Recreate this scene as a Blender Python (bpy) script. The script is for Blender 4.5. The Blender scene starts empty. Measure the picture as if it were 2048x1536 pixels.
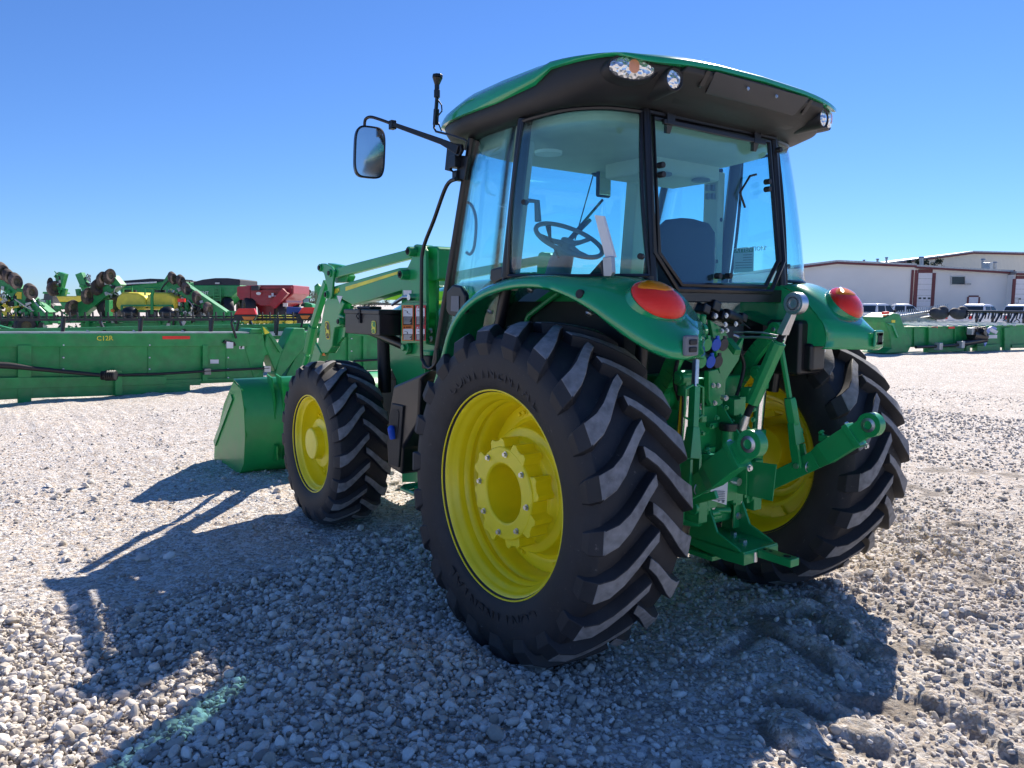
import bpy, bmesh, math, random
import numpy as np
from mathutils import Vector, Matrix
R = math.radians
rnd = random.Random(7)
# ------------------------------------------------------------------ camera, world, sun, exposure
F, CX, CY, CZ, YAW, PITCH, ROLL = 1523.365, -2.89281, -2.65519, 1.53229, .627056, -.1035466, .0081271
def cam_axes():
    cy, sy, cp, sp = math.cos(YAW), math.sin(YAW), math.cos(PITCH), math.sin(PITCH)
    w = Vector((sy*cp, cy*cp, sp)); r = Vector((cy, -sy, 0)); u = r.cross(w)
    cr, sr = math.cos(ROLL), math.sin(ROLL)
    return cr*r + sr*u, -sr*r + cr*u, w
CR, CU, CW = cam_axes()
CAM = Vector((CX, CY, CZ))
sc = bpy.context.scene
cam = bpy.data.cameras.new('camera'); cam.sensor_width = 36; cam.lens = F/2048*36
cam.clip_start = .05; cam.clip_end = 4000
co = bpy.data.objects.new('camera', cam)
m = Matrix((CR, CU, -CW)).transposed().to_4x4(); m.translation = CAM
co.matrix_world = m
sc.collection.objects.link(co); sc.camera = co
SUN = Vector((1.11, .55, 1.0)).normalized()
sun_el = math.asin(SUN.z); sun_az = math.atan2(SUN.x, SUN.y)
w_ = bpy.data.worlds.new('World'); sc.world = w_; w_.use_nodes = True
nt = w_.node_tree; nt.nodes.clear()
sky = nt.nodes.new('ShaderNodeTexSky'); sky.sky_type = 'NISHITA'; sky.sun_disc = False
sky.sun_elevation = sun_el; sky.sun_rotation = sun_az; sky.altitude = 300; sky.air_density = 1.0; sky.dust_density = 0; sky.ozone_density = 6.0
hs = nt.nodes.new('ShaderNodeGamma'); hs.inputs[1].default_value = .95
tn = nt.nodes.new('ShaderNodeMix'); tn.data_type = 'RGBA'; tn.blend_type = 'MULTIPLY'; tn.inputs[0].default_value = 1; tn.inputs[7].default_value = (.69, .93, 1.33, 1); tn.clamp_result = False
bg = nt.nodes.new('ShaderNodeBackground'); bg.inputs[1].default_value = .066
ow = nt.nodes.new('ShaderNodeOutputWorld')
nt.links.new(sky.outputs[0], hs.inputs['Color']); nt.links.new(hs.outputs[0], tn.inputs[6]); nt.links.new(tn.outputs[2], bg.inputs[0]); nt.links.new(bg.outputs[0], ow.inputs[0])
sl = bpy.data.lights.new('sun', 'SUN'); sl.energy = 4.5; sl.angle = R(.5); sl.color = (1, .92, .81)
so = bpy.data.objects.new('sun', sl); so.rotation_euler = SUN.to_track_quat('Z', 'Y').to_euler(); so.location = (20, 10, 20)
sc.collection.objects.link(so)
sc.view_settings.view_transform = 'Standard'; sc.view_settings.look = 'None'
sc.view_settings.exposure = .88; sc.view_settings.gamma = 1
try:
    sc.cycles.max_bounces = 10; sc.cycles.transparent_max_bounces = 24
except Exception: pass

# ------------------------------------------------------------------ helpers
def at(x, y, X=None, Y=None, Z=None):
    """the point of the plane X=, Y= or Z= that the photo shows at pixel x, y (2048 wide)"""
    d = CW + CR*((x-1024)/F) - CU*((y-768)/F)
    ax, v = (0, X) if X is not None else (1, Y) if Y is not None else (2, Z)
    return CAM + d*((v-CAM[ax])/d[ax])
V = Vector
class MB:
    def __init__(s): s.v = []; s.f = []; s.sm = []; s.mi = None
    def add(s, vs, fs, smooth=False):
        n = len(s.v); s.v += [tuple(p) for p in vs]; s.f += [tuple(i+n for i in f) for f in fs]; s.sm += [smooth]*len(fs); return s
    def boxb(s, a, b):
        x0, y0, z0 = a; x1, y1, z1 = b
        return s.add([(x0,y0,z0),(x1,y0,z0),(x1,y1,z0),(x0,y1,z0),(x0,y0,z1),(x1,y0,z1),(x1,y1,z1),(x0,y1,z1)],
                     [(0,3,2,1),(4,5,6,7),(0,1,5,4),(1,2,6,5),(2,3,7,6),(3,0,4,7)])
    def box(s, c, d, M=None):
        h = [q/2 for q in d]; c = V(c); M = M or Matrix.Identity(3)
        vs = [c + M @ V((i*h[0], j*h[1], k*h[2])) for k in (-1,1) for i, j in ((-1,-1),(1,-1),(1,1),(-1,1))]
        return s.add(vs, [(0,3,2,1),(4,5,6,7),(0,1,5,4),(1,2,6,5),(2,3,7,6),(3,0,4,7)])
    def beam(s, a, b, w, h, up=(0,0,1), w2=None, h2=None):
        a, b = V(a), V(b); d = (b-a).normalized(); sd = d.cross(V(up))
        if sd.length < 1e-5: sd = d.cross(V((1,0,0)))
        sd.normalize(); u = sd.cross(d); w2 = w if w2 is None else w2; h2 = h if h2 is None else h2
        vs = [a+sd*i*w/2+u*j*h/2 for i, j in ((-1,-1),(1,-1),(1,1),(-1,1))] + [b+sd*i*w2/2+u*j*h2/2 for i, j in ((-1,-1),(1,-1),(1,1),(-1,1))]
        return s.add(vs, [(0,3,2,1),(4,5,6,7),(0,1,5,4),(1,2,6,5),(2,3,7,6),(3,0,4,7)])
    def cyl(s, a, b, r, r2=None, n=24, cap=True):
        a, b = V(a), V(b); r2 = r if r2 is None else r2; d = (b-a).normalized()
        x = d.orthogonal().normalized(); y = d.cross(x)
        c = [(math.cos(2*math.pi*i/n), math.sin(2*math.pi*i/n)) for i in range(n)]
        vs = [a+(x*p+y*q)*r for p, q in c] + [b+(x*p+y*q)*r2 for p, q in c]
        fs = [(i, (i+1) % n, n+(i+1) % n, n+i) for i in range(n)]
        s.add(vs, fs, True)
        if cap: s.add(vs, [tuple(range(n))[::-1], tuple(range(n, 2*n))])
        return s
    def tube(s, pts, r, n=10, cap=True, closed=False):
        pts = [V(p) for p in pts]; m_ = len(pts); rr = r if isinstance(r, (list, tuple)) else [r]*m_
        def tan(i):
            if closed: return (pts[(i+1) % m_]-pts[i-1]).normalized()
            return (pts[min(i+1, m_-1)]-pts[max(i-1, 0)]).normalized()
        x = tan(0).orthogonal().normalized(); rings = []
        for i in range(m_):
            t = tan(i); x = (x - t*x.dot(t)).normalized(); y = t.cross(x)
            rings.append([pts[i]+(x*math.cos(2*math.pi*k/n)+y*math.sin(2*math.pi*k/n))*rr[i] for k in range(n)])
        return s.loft(rings, closed=True, loop=closed, cap=cap and not closed)
    def loft(s, rings, closed=True, loop=False, cap=False, smooth=True):
        n = len(rings[0]); m_ = len(rings); vs = [p for r_ in rings for p in r_]; fs = []
        for i in range(m_ if loop else m_-1):
            j = (i+1) % m_
            for k in range(n if closed else n-1):
                l = (k+1) % n; fs.append((i*n+k, i*n+l, j*n+l, j*n+k))
        s.add(vs, fs, smooth)
        if cap: s.add(vs, [tuple(range(n))[::-1], tuple(range((m_-1)*n, m_*n))])
        return s
    def prism(s, pts, ext):
        pts = [V(p) for p in pts]; e = V(ext); n = len(pts)
        return s.add(pts+[p+e for p in pts], [tuple(range(n))[::-1], tuple(range(n, 2*n))]+[(i, (i+1) % n, n+(i+1) % n, n+i) for i in range(n)])
    def lathe(s, c, ax, prof, n=48, closed=False, a0=0, a1=2*math.pi):
        c, d = V(c), V(ax).normalized(); x = V((0,0,1)) if abs(d.z) < .9 else V((1,0,0)); y = d.cross(x)
        full = abs(a1-a0-2*math.pi) < 1e-6; k = n if full else n+1
        rings = [[c+d*h+(x*math.cos(a0+(a1-a0)*i/n)+y*math.sin(a0+(a1-a0)*i/n))*r for i in range(k)] for r, h in prof]
        return s.loft(rings, closed=full, loop=closed)
    def sphere(s, c, r, n=12, sc3=(1,1,1)):
        prof = [(math.sin(math.pi*i/n), -math.cos(math.pi*i/n)) for i in range(n+1)]
        c = V(c); rings = [[c+V((math.cos(2*math.pi*k/(2*n))*a*r*sc3[0], math.sin(2*math.pi*k/(2*n))*a*r*sc3[1], b*r*sc3[2])) for k in range(2*n)] for a, b in prof]
        return s.loft(rings)
    def bolt(s, c, ax, r=.012, h=.008):
        a = V(ax).normalized(); s.cyl(c, V(c)+a*h*.3, r*1.35, n=14); return s.cyl(V(c)+a*h*.3, V(c)+a*h, r, n=6)
    def mirrorx(s):
        o = MB(); o.v = [(-x, y, z) for x, y, z in s.v]; o.f = [f[::-1] for f in s.f]; o.sm = list(s.sm); return o
    def both(s):
        o = s.mirrorx(); n = len(s.v); s.v += o.v; s.f += [tuple(i+n for i in f) for f in o.f]; s.sm += o.sm; return s
    def pieces(s, tol=.004):
        key = {}; par = list(range(len(s.v)))
        def find(a):
            while par[a] != a: par[a] = par[par[a]]; a = par[a]
            return a
        for i, p in enumerate(s.v):
            k = (round(p[0], 4), round(p[1], 4), round(p[2], 4))
            if k in key: par[find(i)] = find(key[k])
            else: key[k] = i
        for f in s.f:
            a = find(f[0])
            for q in f[1:]: par[find(q)] = a
        isl = {}
        for i, f in enumerate(s.f): isl.setdefault(find(f[0]), []).append(i)
        bx = []
        for fs in isl.values():
            vs = [s.v[q] for i in fs for q in s.f[i]]
            bx.append(([min(v[k] for v in vs)-tol for k in range(3)], [max(v[k] for v in vs)+tol for k in range(3)], fs))
        if len(bx) > 120: return [s]
        n = len(bx); pr = list(range(n))
        def fd(a):
            while pr[a] != a: a = pr[a]
            return a
        for i in range(n):
            for j in range(i):
                if all(bx[i][0][k] <= bx[j][1][k] and bx[j][0][k] <= bx[i][1][k] for k in range(3)): pr[fd(i)] = fd(j)
        cl = {}
        for i in range(n): cl.setdefault(fd(i), []).extend(bx[i][2])
        if len(cl) < 2: return [s]
        out = []
        for fs in sorted(cl.values(), key=len, reverse=True):
            o = MB(); mp = {}
            for i in fs:
                for q in s.f[i]:
                    if q not in mp: mp[q] = len(o.v); o.v.append(s.v[q])
                o.f.append(tuple(mp[q] for q in s.f[i])); o.sm.append(True)
            out.append(o)
        return out
    def build(s, name, mt, parent=None, **k):
        if parent is None or s.mi or name in ('crown','trunk','decal_lines','label_print','sticker_lines','white_decals','decal_picture','cab_frame','gearbox','tyre','rim'): return s._build(name, mt, parent, **k)
        ob = [p._build(name, mt, parent, **k) for p in s.pieces()]
        return ob[0]
    def _build(s, name, mt, parent=None, bevel=0, angle=38, solid=0, sub=0, seg=2, label=None, off=0):
        me = bpy.data.meshes.new(name); me.from_pydata(s.v, [], s.f)
        if s.mi:
            for i in s.mi: me.polygons[i].material_index = 1
        bm = bmesh.new(); bm.from_mesh(me); bmesh.ops.remove_doubles(bm, verts=bm.verts, dist=1e-5)
        bmesh.ops.recalc_face_normals(bm, faces=bm.faces); bm.to_mesh(me); bm.free()
        me.polygons.foreach_set('use_smooth', [True]*len(me.polygons)); me.set_sharp_from_angle(angle=R(angle))
        for q in (mt if isinstance(mt, (list, tuple)) else [mt]): me.materials.append(q)
        o = bpy.data.objects.new(name, me); sc.collection.objects.link(o)
        if parent is not None:
            o.parent = parent
            if parent.type == 'EMPTY': o.matrix_parent_inverse = Matrix.Translation(-parent.location)
        if solid: md = o.modifiers.new('s', 'SOLIDIFY'); md.thickness = solid; md.offset = off
        if sub: md = o.modifiers.new('u', 'SUBSURF'); md.levels = md.render_levels = sub
        if bevel: md = o.modifiers.new('b', 'BEVEL'); md.width = bevel; md.segments = seg; md.limit_method = 'ANGLE'; md.angle_limit = R(32); md.harden_normals = True
        if label: o['label'] = label
        return o
def empty(name, loc=(0,0,0), rz=0, label=None, cat=None, group=None):
    o = bpy.data.objects.new(name, None); sc.collection.objects.link(o); o.location = loc; o.rotation_euler = (0,0,rz); o.empty_display_size = .2
    tag(o, label, cat, group); return o
def tag(o, label=None, cat=None, group=None, kind=None):
    for k, v in (('label', label), ('category', cat), ('group', group), ('kind', kind)):
        if v: o[k] = v
    return o
_ch = {}
def copy_tree(o, parent=None):
    c = o.copy(); sc.collection.objects.link(c); c.parent = parent
    for ch in list(o.children): copy_tree(ch, c)
    return c
def catmull(pts, n=6, closed=False):
    pts = [V(p) for p in pts]; out = []; m_ = len(pts)
    rng = range(m_ if closed else m_-1)
    for i in rng:
        g = (lambda k: pts[k % m_]) if closed else (lambda k: pts[min(max(k, 0), m_-1)])
        p0, p1, p2, p3 = g(i-1), g(i), g(i+1), g(i+2)
        for j in range(n):
            t = j/n; out.append(.5*((2*p1)+(p2-p0)*t+(2*p0-5*p1+4*p2-p3)*t*t+(3*p1-p0-3*p2+p3)*t**3))
    if not closed: out.append(pts[-1])
    return out

# ------------------------------------------------------------------ materials
def newmat(name):
    mt = bpy.data.materials.new(name); mt.use_nodes = True; n = mt.node_tree
    return mt, n, n.nodes['Principled BSDF']
def setp(b, **k):
    for a, v in k.items():
        a = a.replace('_', ' ')
        if a in b.inputs: b.inputs[a].default_value = v
def mat(name, col, rough=.5, metal=0, var=.12, vs=6, coat=0, dirt=0, dcol=(.32,.28,.23), scuff=0, bump=0, bs=200, spec=.5, rvar=.12, **k):
    """paint, plastic, metal: colour with a slow variation, dust where dirt > 0, a fine bump"""
    mt, n, b = newmat(name); L = n.links; N = n.nodes.new
    tc = N('ShaderNodeTexCoord')
    nz = N('ShaderNodeTexNoise'); nz.inputs['Scale'].default_value = vs; nz.inputs['Detail'].default_value = 6; L.new(tc.outputs['Object'], nz.inputs['Vector'])
    mr = N('ShaderNodeMapRange'); mr.inputs[3].default_value = 1-var; mr.inputs[4].default_value = 1+var; mr.inputs[1].default_value = .3; mr.inputs[2].default_value = .7
    L.new(nz.outputs[0], mr.inputs[0])
    mx = N('ShaderNodeMix'); mx.data_type = 'RGBA'; mx.blend_type = 'MULTIPLY'; mx.inputs[0].default_value = 1; mx.inputs[6].default_value = (*col, 1)
    L.new(mr.outputs[0], mx.inputs[7]); out = mx.outputs[2]
    rr = N('ShaderNodeMapRange'); rr.inputs[3].default_value = max(.02, rough-rvar*rough); rr.inputs[4].default_value = min(1, rough+rvar); L.new(nz.outputs[0], rr.inputs[0]); rout = rr.outputs[0]
    if dirt:
        n2 = N('ShaderNodeTexNoise'); n2.inputs['Scale'].default_value = 3.1; n2.inputs['Detail'].default_value = 12; n2.inputs['Roughness'].default_value = .7; L.new(tc.outputs['Object'], n2.inputs['Vector'])
        cr = N('ShaderNodeMapRange'); cr.inputs[1].default_value = .45; cr.inputs[2].default_value = .8; cr.inputs[4].default_value = dirt; L.new(n2.outputs[0], cr.inputs[0])
        m2 = N('ShaderNodeMix'); m2.data_type = 'RGBA'; m2.inputs[7].default_value = (*dcol, 1); L.new(cr.outputs[0], m2.inputs[0]); L.new(out, m2.inputs[6]); out = m2.outputs[2]
        m3 = N('ShaderNodeMix'); m3.inputs[3].default_value = .85; L.new(cr.outputs[0], m3.inputs[0]); L.new(rout, m3.inputs[2]); rout = m3.outputs[0]
    if scuff:
        n4 = N('ShaderNodeTexNoise'); n4.inputs['Scale'].default_value = 26; n4.inputs['Detail'].default_value = 8; n4.inputs['Roughness'].default_value = .8; n4.inputs['Distortion'].default_value = 1.5; L.new(tc.outputs['Object'], n4.inputs['Vector'])
        c4 = N('ShaderNodeMapRange'); c4.inputs[1].default_value = .62; c4.inputs[2].default_value = .70; c4.inputs[4].default_value = scuff; L.new(n4.outputs[0], c4.inputs[0])
        m4 = N('ShaderNodeMix'); m4.data_type = 'RGBA'; m4.inputs[7].default_value = (.42,.39,.36, 1); L.new(c4.outputs[0], m4.inputs[0]); L.new(out, m4.inputs[6]); out = m4.outputs[2]
    L.new(out, b.inputs['Base Color']); L.new(rout, b.inputs['Roughness'])
    setp(b, Metallic=metal, Coat_Weight=coat, Coat_Roughness=.06, Specular_IOR_Level=spec)
    for a, v in k.items(): setp(b, **{a: v})
    if bump:
        n3 = N('ShaderNodeTexNoise'); n3.inputs['Scale'].default_value = bs; n3.inputs['Detail'].default_value = 3; L.new(tc.outputs['Object'], n3.inputs['Vector'])
        bp = N('ShaderNodeBump'); bp.inputs['Strength'].default_value = bump; bp.inputs['Distance'].default_value = .002; L.new(n3.outputs[0], bp.inputs['Height']); L.new(bp.outputs[0], b.inputs['Normal'])
    return mt
M = {}
M['green'] = mat('green_paint', (.008,.31,.085), .3, coat=.35, dirt=.06, var=.07, bump=.05, bs=25)
M['greeng'] = mat('gloss_green', (.008,.33,.115), .16, coat=.8, var=.04, dirt=.03)
M['greenold'] = mat('dusty_green_paint', (.008,.27,.065), .42, coat=.15, dirt=.2, var=.18, bump=.08, bs=20)
M['yellow'] = mat('yellow_paint', (.93,.76,.008), .33, coat=.25, dirt=.05, var=.05, bump=.05, bs=30)
M['black'] = mat('black_plastic', (.012,.012,.014), .5, bump=.35, bs=700, var=.2)
M['trim'] = mat('black_paint', (.008,.008,.011), .3, var=.15, dirt=.03)
M['rubber'] = mat('tyre_rubber', (.015,.015,.019), .6, dirt=.35, dcol=(.085,.083,.085), scuff=.35, bump=.3, bs=60, var=.3)
M['lug'] = mat('worn_lug_rubber', (.19,.19,.195), .8, dirt=.7, dcol=(.38,.365,.345), scuff=.6, bump=.6, bs=90, var=.35, vs=30)
M['steel'] = mat('zinc_steel', (.62,.64,.67), .3, 1, var=.15, bump=.1, bs=90)
M['chrome'] = mat('chrome', (.95,.95,.96), .16, 1, var=.03)
M['white'] = mat('white_vinyl', (.75,.76,.76), .5, var=.05)
M['cream'] = mat('cream_headliner', (.55,.54,.47), .8, var=.06)
M['grey'] = mat('grey_plastic', (.19,.2,.22), .6, var=.1, bump=.2, bs=500)
M['seat'] = mat('dark_seat_cloth', (.035,.037,.045), .85, bump=.5, bs=400)
M['dark'] = mat('dark_cavity_metal', (.01,.011,.012), .6)
M['blue'] = mat('blue_plastic', (.01,.09,.55), .4)
M['brown'] = mat('grey_brown_plastic', (.055,.05,.05), .5)
M['orange'] = mat('warning_orange', (.75,.2,.03), .5)
M['red'] = mat('warning_red', (.55,.015,.02), .5)
M['reflred'] = mat('red_reflector', (.85,.03,.02), .3)
M['decalyellow'] = mat('yellow_decal', (.85,.75,.05), .35)
M['galv'] = mat('galvanised', (.45,.46,.46), .45, .9, var=.2)
def glassmat(name, tint, refl=1.0):
    mt, n, b = newmat(name); n.nodes.remove(b); L = n.links; N = n.nodes.new
    tr = N('ShaderNodeBsdfTransparent'); tr.inputs[0].default_value = (*tint, 1)
    gl = N('ShaderNodeBsdfGlossy'); gl.inputs['Roughness'].default_value = .02; gl.inputs[0].default_value = (1,1,1,1)
    fr = N('ShaderNodeLayerWeight'); fr.inputs[0].default_value = .5
    pw = N('ShaderNodeMath'); pw.operation = 'POWER'; pw.inputs[1].default_value = 4.5; L.new(fr.outputs['Facing'], pw.inputs[0])
    mu = N('ShaderNodeMath'); mu.operation = 'MULTIPLY_ADD'; mu.inputs[1].default_value = .9*refl; mu.inputs[2].default_value = .045*refl; mu.use_clamp = True; L.new(pw.outputs[0], mu.inputs[0])
    ms = N('ShaderNodeMixShader'); L.new(mu.outputs[0], ms.inputs[0]); L.new(tr.outputs[0], ms.inputs[1]); L.new(gl.outputs[0], ms.inputs[2])
    L.new(ms.outputs[0], n.nodes['Material Output'].inputs[0]); return mt
M['glass'] = glassmat('tinted_green_glass', (.74,.94,.96), 1.35)
def lensmat(name, col, rough=.08, trans=.35, bumps=180):
    mt, n, b = newmat(name); L = n.links; N = n.nodes.new
    setp(b, Base_Color=(*col, 1), Roughness=rough, Coat_Weight=.3, Coat_Roughness=.05, Specular_IOR_Level=.3, Subsurface_Weight=trans, Subsurface_Scale=.03)
    b.inputs['Subsurface Radius'].default_value = (1, .3, .2)
    tc = N('ShaderNodeTexCoord'); wv = N('ShaderNodeTexWave'); wv.bands_direction = 'Z'; wv.inputs['Scale'].default_value = bumps; wv.inputs['Distortion'].default_value = 1.5; L.new(tc.outputs['Object'], wv.inputs[0])
    bp = N('ShaderNodeBump'); bp.inputs['Strength'].default_value = .25; bp.inputs['Distance'].default_value = .003; L.new(wv.outputs[1], bp.inputs['Height']); L.new(bp.outputs[0], b.inputs['Normal'])
    return mt
M['redlens'] = lensmat('red_lens', (1,.04,.018), bumps=60)
M['amberlens'] = lensmat('amber_lens', (1,.27,.003), bumps=70)
M['mirror'] = mat('mirror_glass', (.8,.83,.82), .03, 1, var=.01)
def clearlens():
    mt, n, b = newmat('clear_lens'); L = n.links; N = n.nodes.new
    tc = N('ShaderNodeTexCoord'); vo = N('ShaderNodeTexVoronoi'); vo.inputs['Scale'].default_value = 55; L.new(tc.outputs['Object'], vo.inputs['Vector'])
    bp = N('ShaderNodeBump'); bp.inputs['Strength'].default_value = .9; bp.inputs['Distance'].default_value = .01; L.new(vo.outputs['Distance'], bp.inputs['Height']); L.new(bp.outputs[0], b.inputs['Normal'])
    setp(b, Base_Color=(.85,.86,.87,1), Metallic=.75, Roughness=.14, Coat_Weight=1.0, Coat_Roughness=.02)
    return mt
M['clear'] = clearlens()
def text(body, size, origin, xdir, ydir, name, mt, parent, depth=.0015, align='LEFT', bold=0.0):
    """raised lettering as a mesh of its own, lying on the surface it is printed on"""
    cu = bpy.data.curves.new(name, 'FONT'); cu.body = body; cu.size = size; cu.align_x = align; cu.extrude = depth; cu.offset = bold*size; cu.resolution_u = 2
    t = bpy.data.objects.new('t', cu); sc.collection.objects.link(t)
    me = bpy.data.meshes.new_from_object(t.evaluated_get(bpy.context.evaluated_depsgraph_get())); bpy.data.objects.remove(t)
    x, y = V(xdir).normalized(), V(ydir).normalized(); y = (y-x*y.dot(x)).normalized(); z = x.cross(y)
    mm = Matrix((x, y, z)).transposed().to_4x4(); mm.translation = V(origin); me.transform(mm); me.name = name
    me.materials.clear(); me.materials.append(mt)
    o = bpy.data.objects.new(name, me); sc.collection.objects.link(o); o.parent = parent
    if parent.type == 'EMPTY': o.matrix_parent_inverse = Matrix.Translation(-parent.location)
    return o
def decal(name, pts, nrm, mt, parent, t=.0015):
    return MB().prism([V(p)+V(nrm)*.0008 for p in pts], V(nrm)*t).build(name, mt, parent)
# ------------------------------------------------------------------ tractor: root and wheels
T = empty('tractor', (0,0,0), 0, 'green and yellow cab tractor with front loader parked on gravel, seen from behind', 'tractor')
def lugs(mb, cx, cy, cz, sg, S, path, n, half):
    """S scales radius; path rows: side offset s, base radius, phase, height, top width; chevron lugs, both sides of the tread"""
    for side in (1, -1):
        for k in range(n):
            ph0 = 2*math.pi*(k + (0 if side > 0 else .5))/n + half
            rings = []
            for i, (s, rb, dp, h, wt) in enumerate(path):
                a = path[max(i-1, 0)]; b = path[min(i+1, len(path)-1)]
                ts, tr = b[0]-a[0], b[1]-a[1]; q = math.hypot(ts, tr) or 1
                ns, nr = -tr/q, ts/q
                if nr < 0: ns, nr = -ns, -nr
                if i >= len(path)-2: ns, nr = .97, .25
                jit = 1+.02*math.sin(k*5.1+i)
                wb = wt*1.16+.018
                r_ = []
                wt2 = wt*1.16
                for (u, hh) in ((-wb/2, -.006), (-wt2/2, h), (wt2/2, h), (wb/2, -.006)):
                    ss = s + ns*hh; rad = rb + nr*hh
                    phi = ph0 + dp*jit + u*1.28/rad
                    x = cx + side*ss
                    r_.append((x, cy - rad*math.cos(phi), cz + rad*math.sin(phi)))
                rings.append(r_)
            mb.loft(rings, closed=True, cap=True, smooth=False)
            n0 = len(mb.f)-2-4*(len(rings)-1)
            for i in range(min(5, len(rings)-1)): mb.lt.add(n0+i*4+1)
def wheel(name, cx, cy, cz, sg, tyre_prof, path, nl, rim_prof, disc, label, big, turn=0):
    W = empty(name, (0,0,0)); W.parent = T
    if label: W['label'] = label
    t = MB(); t.lt = set(); t.lathe((cx,cy,cz), (1,0,0), tyre_prof, n=96)
    lugs(t, cx, cy, cz, sg, 1, path, nl, turn)
    if not big:
        for v in (): pass
    t.mi = t.lt
    ty = t.build('tyre', [M['rubber'], M['lug']], W, bevel=.004, angle=32, seg=1)
    r_ = MB(); r_.lathe((cx,cy,cz), (sg,0,0), rim_prof, n=96); rm = r_.build('rim', M['yellow'], W, solid=.007, angle=40)
    d = MB(); d.lathe((cx,cy,cz), (sg,0,0), disc, n=72)
    return W, d, ty
def ring(c, ax, rad, k, n, off=0):
    a = 2*math.pi*k/n+off; return V((c[0], c[1]-rad*math.cos(a), c[2]+rad*math.sin(a)))
RT = [(.437,-.19),(.455,-.212),(.478,-.228),(.54,-.243),(.60,-.247),(.65,-.240),(.678,-.220),(.693,-.16),(.699,-.08),(.701,0),(.699,.08),(.693,.16),(.678,.220),(.65,.240),(.60,.247),(.54,.243),(.478,.228),(.455,.212),(.437,.19)]
RP = [(-.018,.696,0,.050,.032),(.03,.696,-.050,.051,.036),(.08,.695,-.118,.051,.042),(.13,.693,-.190,.050,.050),(.175,.690,-.247,.048,.058),(.212,.678,-.287,.042,.064),(.236,.652,-.305,.022,.060),(.246,.605,-.315,.001,.045)]
RR = [(.452,.214),(.458,.209),(.458,.203),(.452,.199),(.444,.196),(.436,.188),(.432,.178),(.428,.165),(.416,.156),(.412,.140),(.412,.115),(.402,.104),(.398,.090),(.404,.078),(.404,.062),(.392,.050),(.388,.030),(.388,-.05),(.398,-.07),(.402,-.10),(.412,-.12),(.414,-.15),(.428,-.168),(.436,-.188),(.452,-.200),(.458,-.206),(.458,-.212)]
RD = [(.391,-.06),(.391,-.035),(.345,-.032),(.325,-.036),(.305,-.028),(.290,.0),(.284,.04),(.278,.052),(.262,.058),(.240,.060),(.222,.085),(.205,.09),(.205,.105),(.205,.17),(.200,.176),(.136,.176),(.129,.170),(.127,.12),(.125,-.02),(.10,-.03),(.0001,-.03)]
for sg in (-1, 1):
    cx, cz = sg*.838, .714
    W, d, ty = wheel('rear_wheel', cx, 0, cz, sg, RT, RP, 22, RR, RD, 'near rear wheel with deep yellow rim, on the side of the mirror' if sg < 0 else 'far rear wheel, its yellow rim seen from inside behind the hitch', True, .1)
    for k in range(8):                      # cast blocks round the hub face
        a = 2*math.pi*(k+.35)/8; r1, r2 = .19, .243
        pts = []
        for (rad, da) in ((r1,-.30),(r2-.006,-.21),(r2,-.13),(r2-.012,-.06),(r2-.012,.06),(r2,.13),(r2-.006,.21),(r1,.30)):
            pts.append((cx+sg*.08, -rad*math.cos(a+da), cz+rad*math.sin(a+da)))
        d.prism(pts, (sg*(.094 if k % 2 else .086), 0, 0))
    for k in range(8):                      # brackets holding the disc to the rim
        for s2 in (-1, 1):
            a = 2*math.pi*(k)/8+.39+s2*.05
            d.bolt((cx+sg*-.033, -.347*math.cos(a), cz+.347*math.sin(a)), (sg,0,0), .011, .02)
        a = 2*math.pi*k/8+.39
        d.prism([(cx-sg*.05, -q*math.cos(a+da), cz+q*math.sin(a+da)) for q, da in ((.33,-.10),(.395,-.13),(.395,.13),(.33,.10))], (sg*.014,0,0))
    hub = d.build('wheel_hub', M['yellow'], W, bevel=.004, angle=35)
    b = MB()
    for k in range(8): b.bolt(ring((cx+sg*.177,0,cz), 0, .178, k, 8, .66), (sg,0,0), .010, .014)
    b.build('wheel_bolts', M['steel'], W)
    # raised lettering on the sidewall
    if sg < 0:
        L = MB()
    for word, a0 in (('CONTINENTAL', math.pi*.5), ('CONTINENTAL', -math.pi*.5)):
        bmx = bpy.data.meshes.new('tyre_lettering'); B = bmesh.new()
        nch = len(word)
        for i, chh in enumerate(word):
            cu = bpy.data.curves.new('c', 'FONT'); cu.body = chh; cu.size = .085; cu.align_x = 'CENTER'; cu.extrude = .0012; cu.resolution_u = 2
            t = bpy.data.objects.new('t', cu); sc.collection.objects.link(t)
            me = bpy.data.meshes.new_from_object(t.evaluated_get(bpy.context.evaluated_depsgraph_get())); bpy.data.objects.remove(t)
            # reading direction seen from outside: outward = sg*X
            fwd = 1 if sg < 0 else -1
            a = a0 + (i-(nch-1)/2)*.125*(1 if sg < 0 else 1)
            # angle measured from +Y: the reader outside at -X sees +Y on the left
            th = a if sg < 0 else math.pi-a
            rad = V((0, math.cos(th), math.sin(th)))
            tang = V((0, math.sin(th), -math.cos(th)))*(-1) if sg < 0 else V((0, math.sin(th), -math.cos(th)))
            ydir = rad; xdir = tang; zz = xdir.cross(ydir)
            mm = Matrix((xdir, ydir, zz)).transposed().to_4x4()
            mm.translation = V((cx+sg*.2425, 0, cz)) + rad*.507
            me.transform(mm); B.from_mesh(me)
        B.to_mesh(bmx); B.free(); bmx.materials.append(M['rubber'])
        o = bpy.data.objects.new('tyre_lettering', bmx); sc.collection.objects.link(o); o.parent = W
FTp = [(.318,-.15),(.335,-.168),(.352,-.182),(.40,-.193),(.45,-.195),(.49,-.188),(.520,-.168),(.532,-.12),(.537,-.05),(.538,0),(.537,.05),(.532,.12),(.520,.168),(.49,.188),(.45,.195),(.40,.193),(.352,.182),(.335,.168),(.318,.15)]
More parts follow.
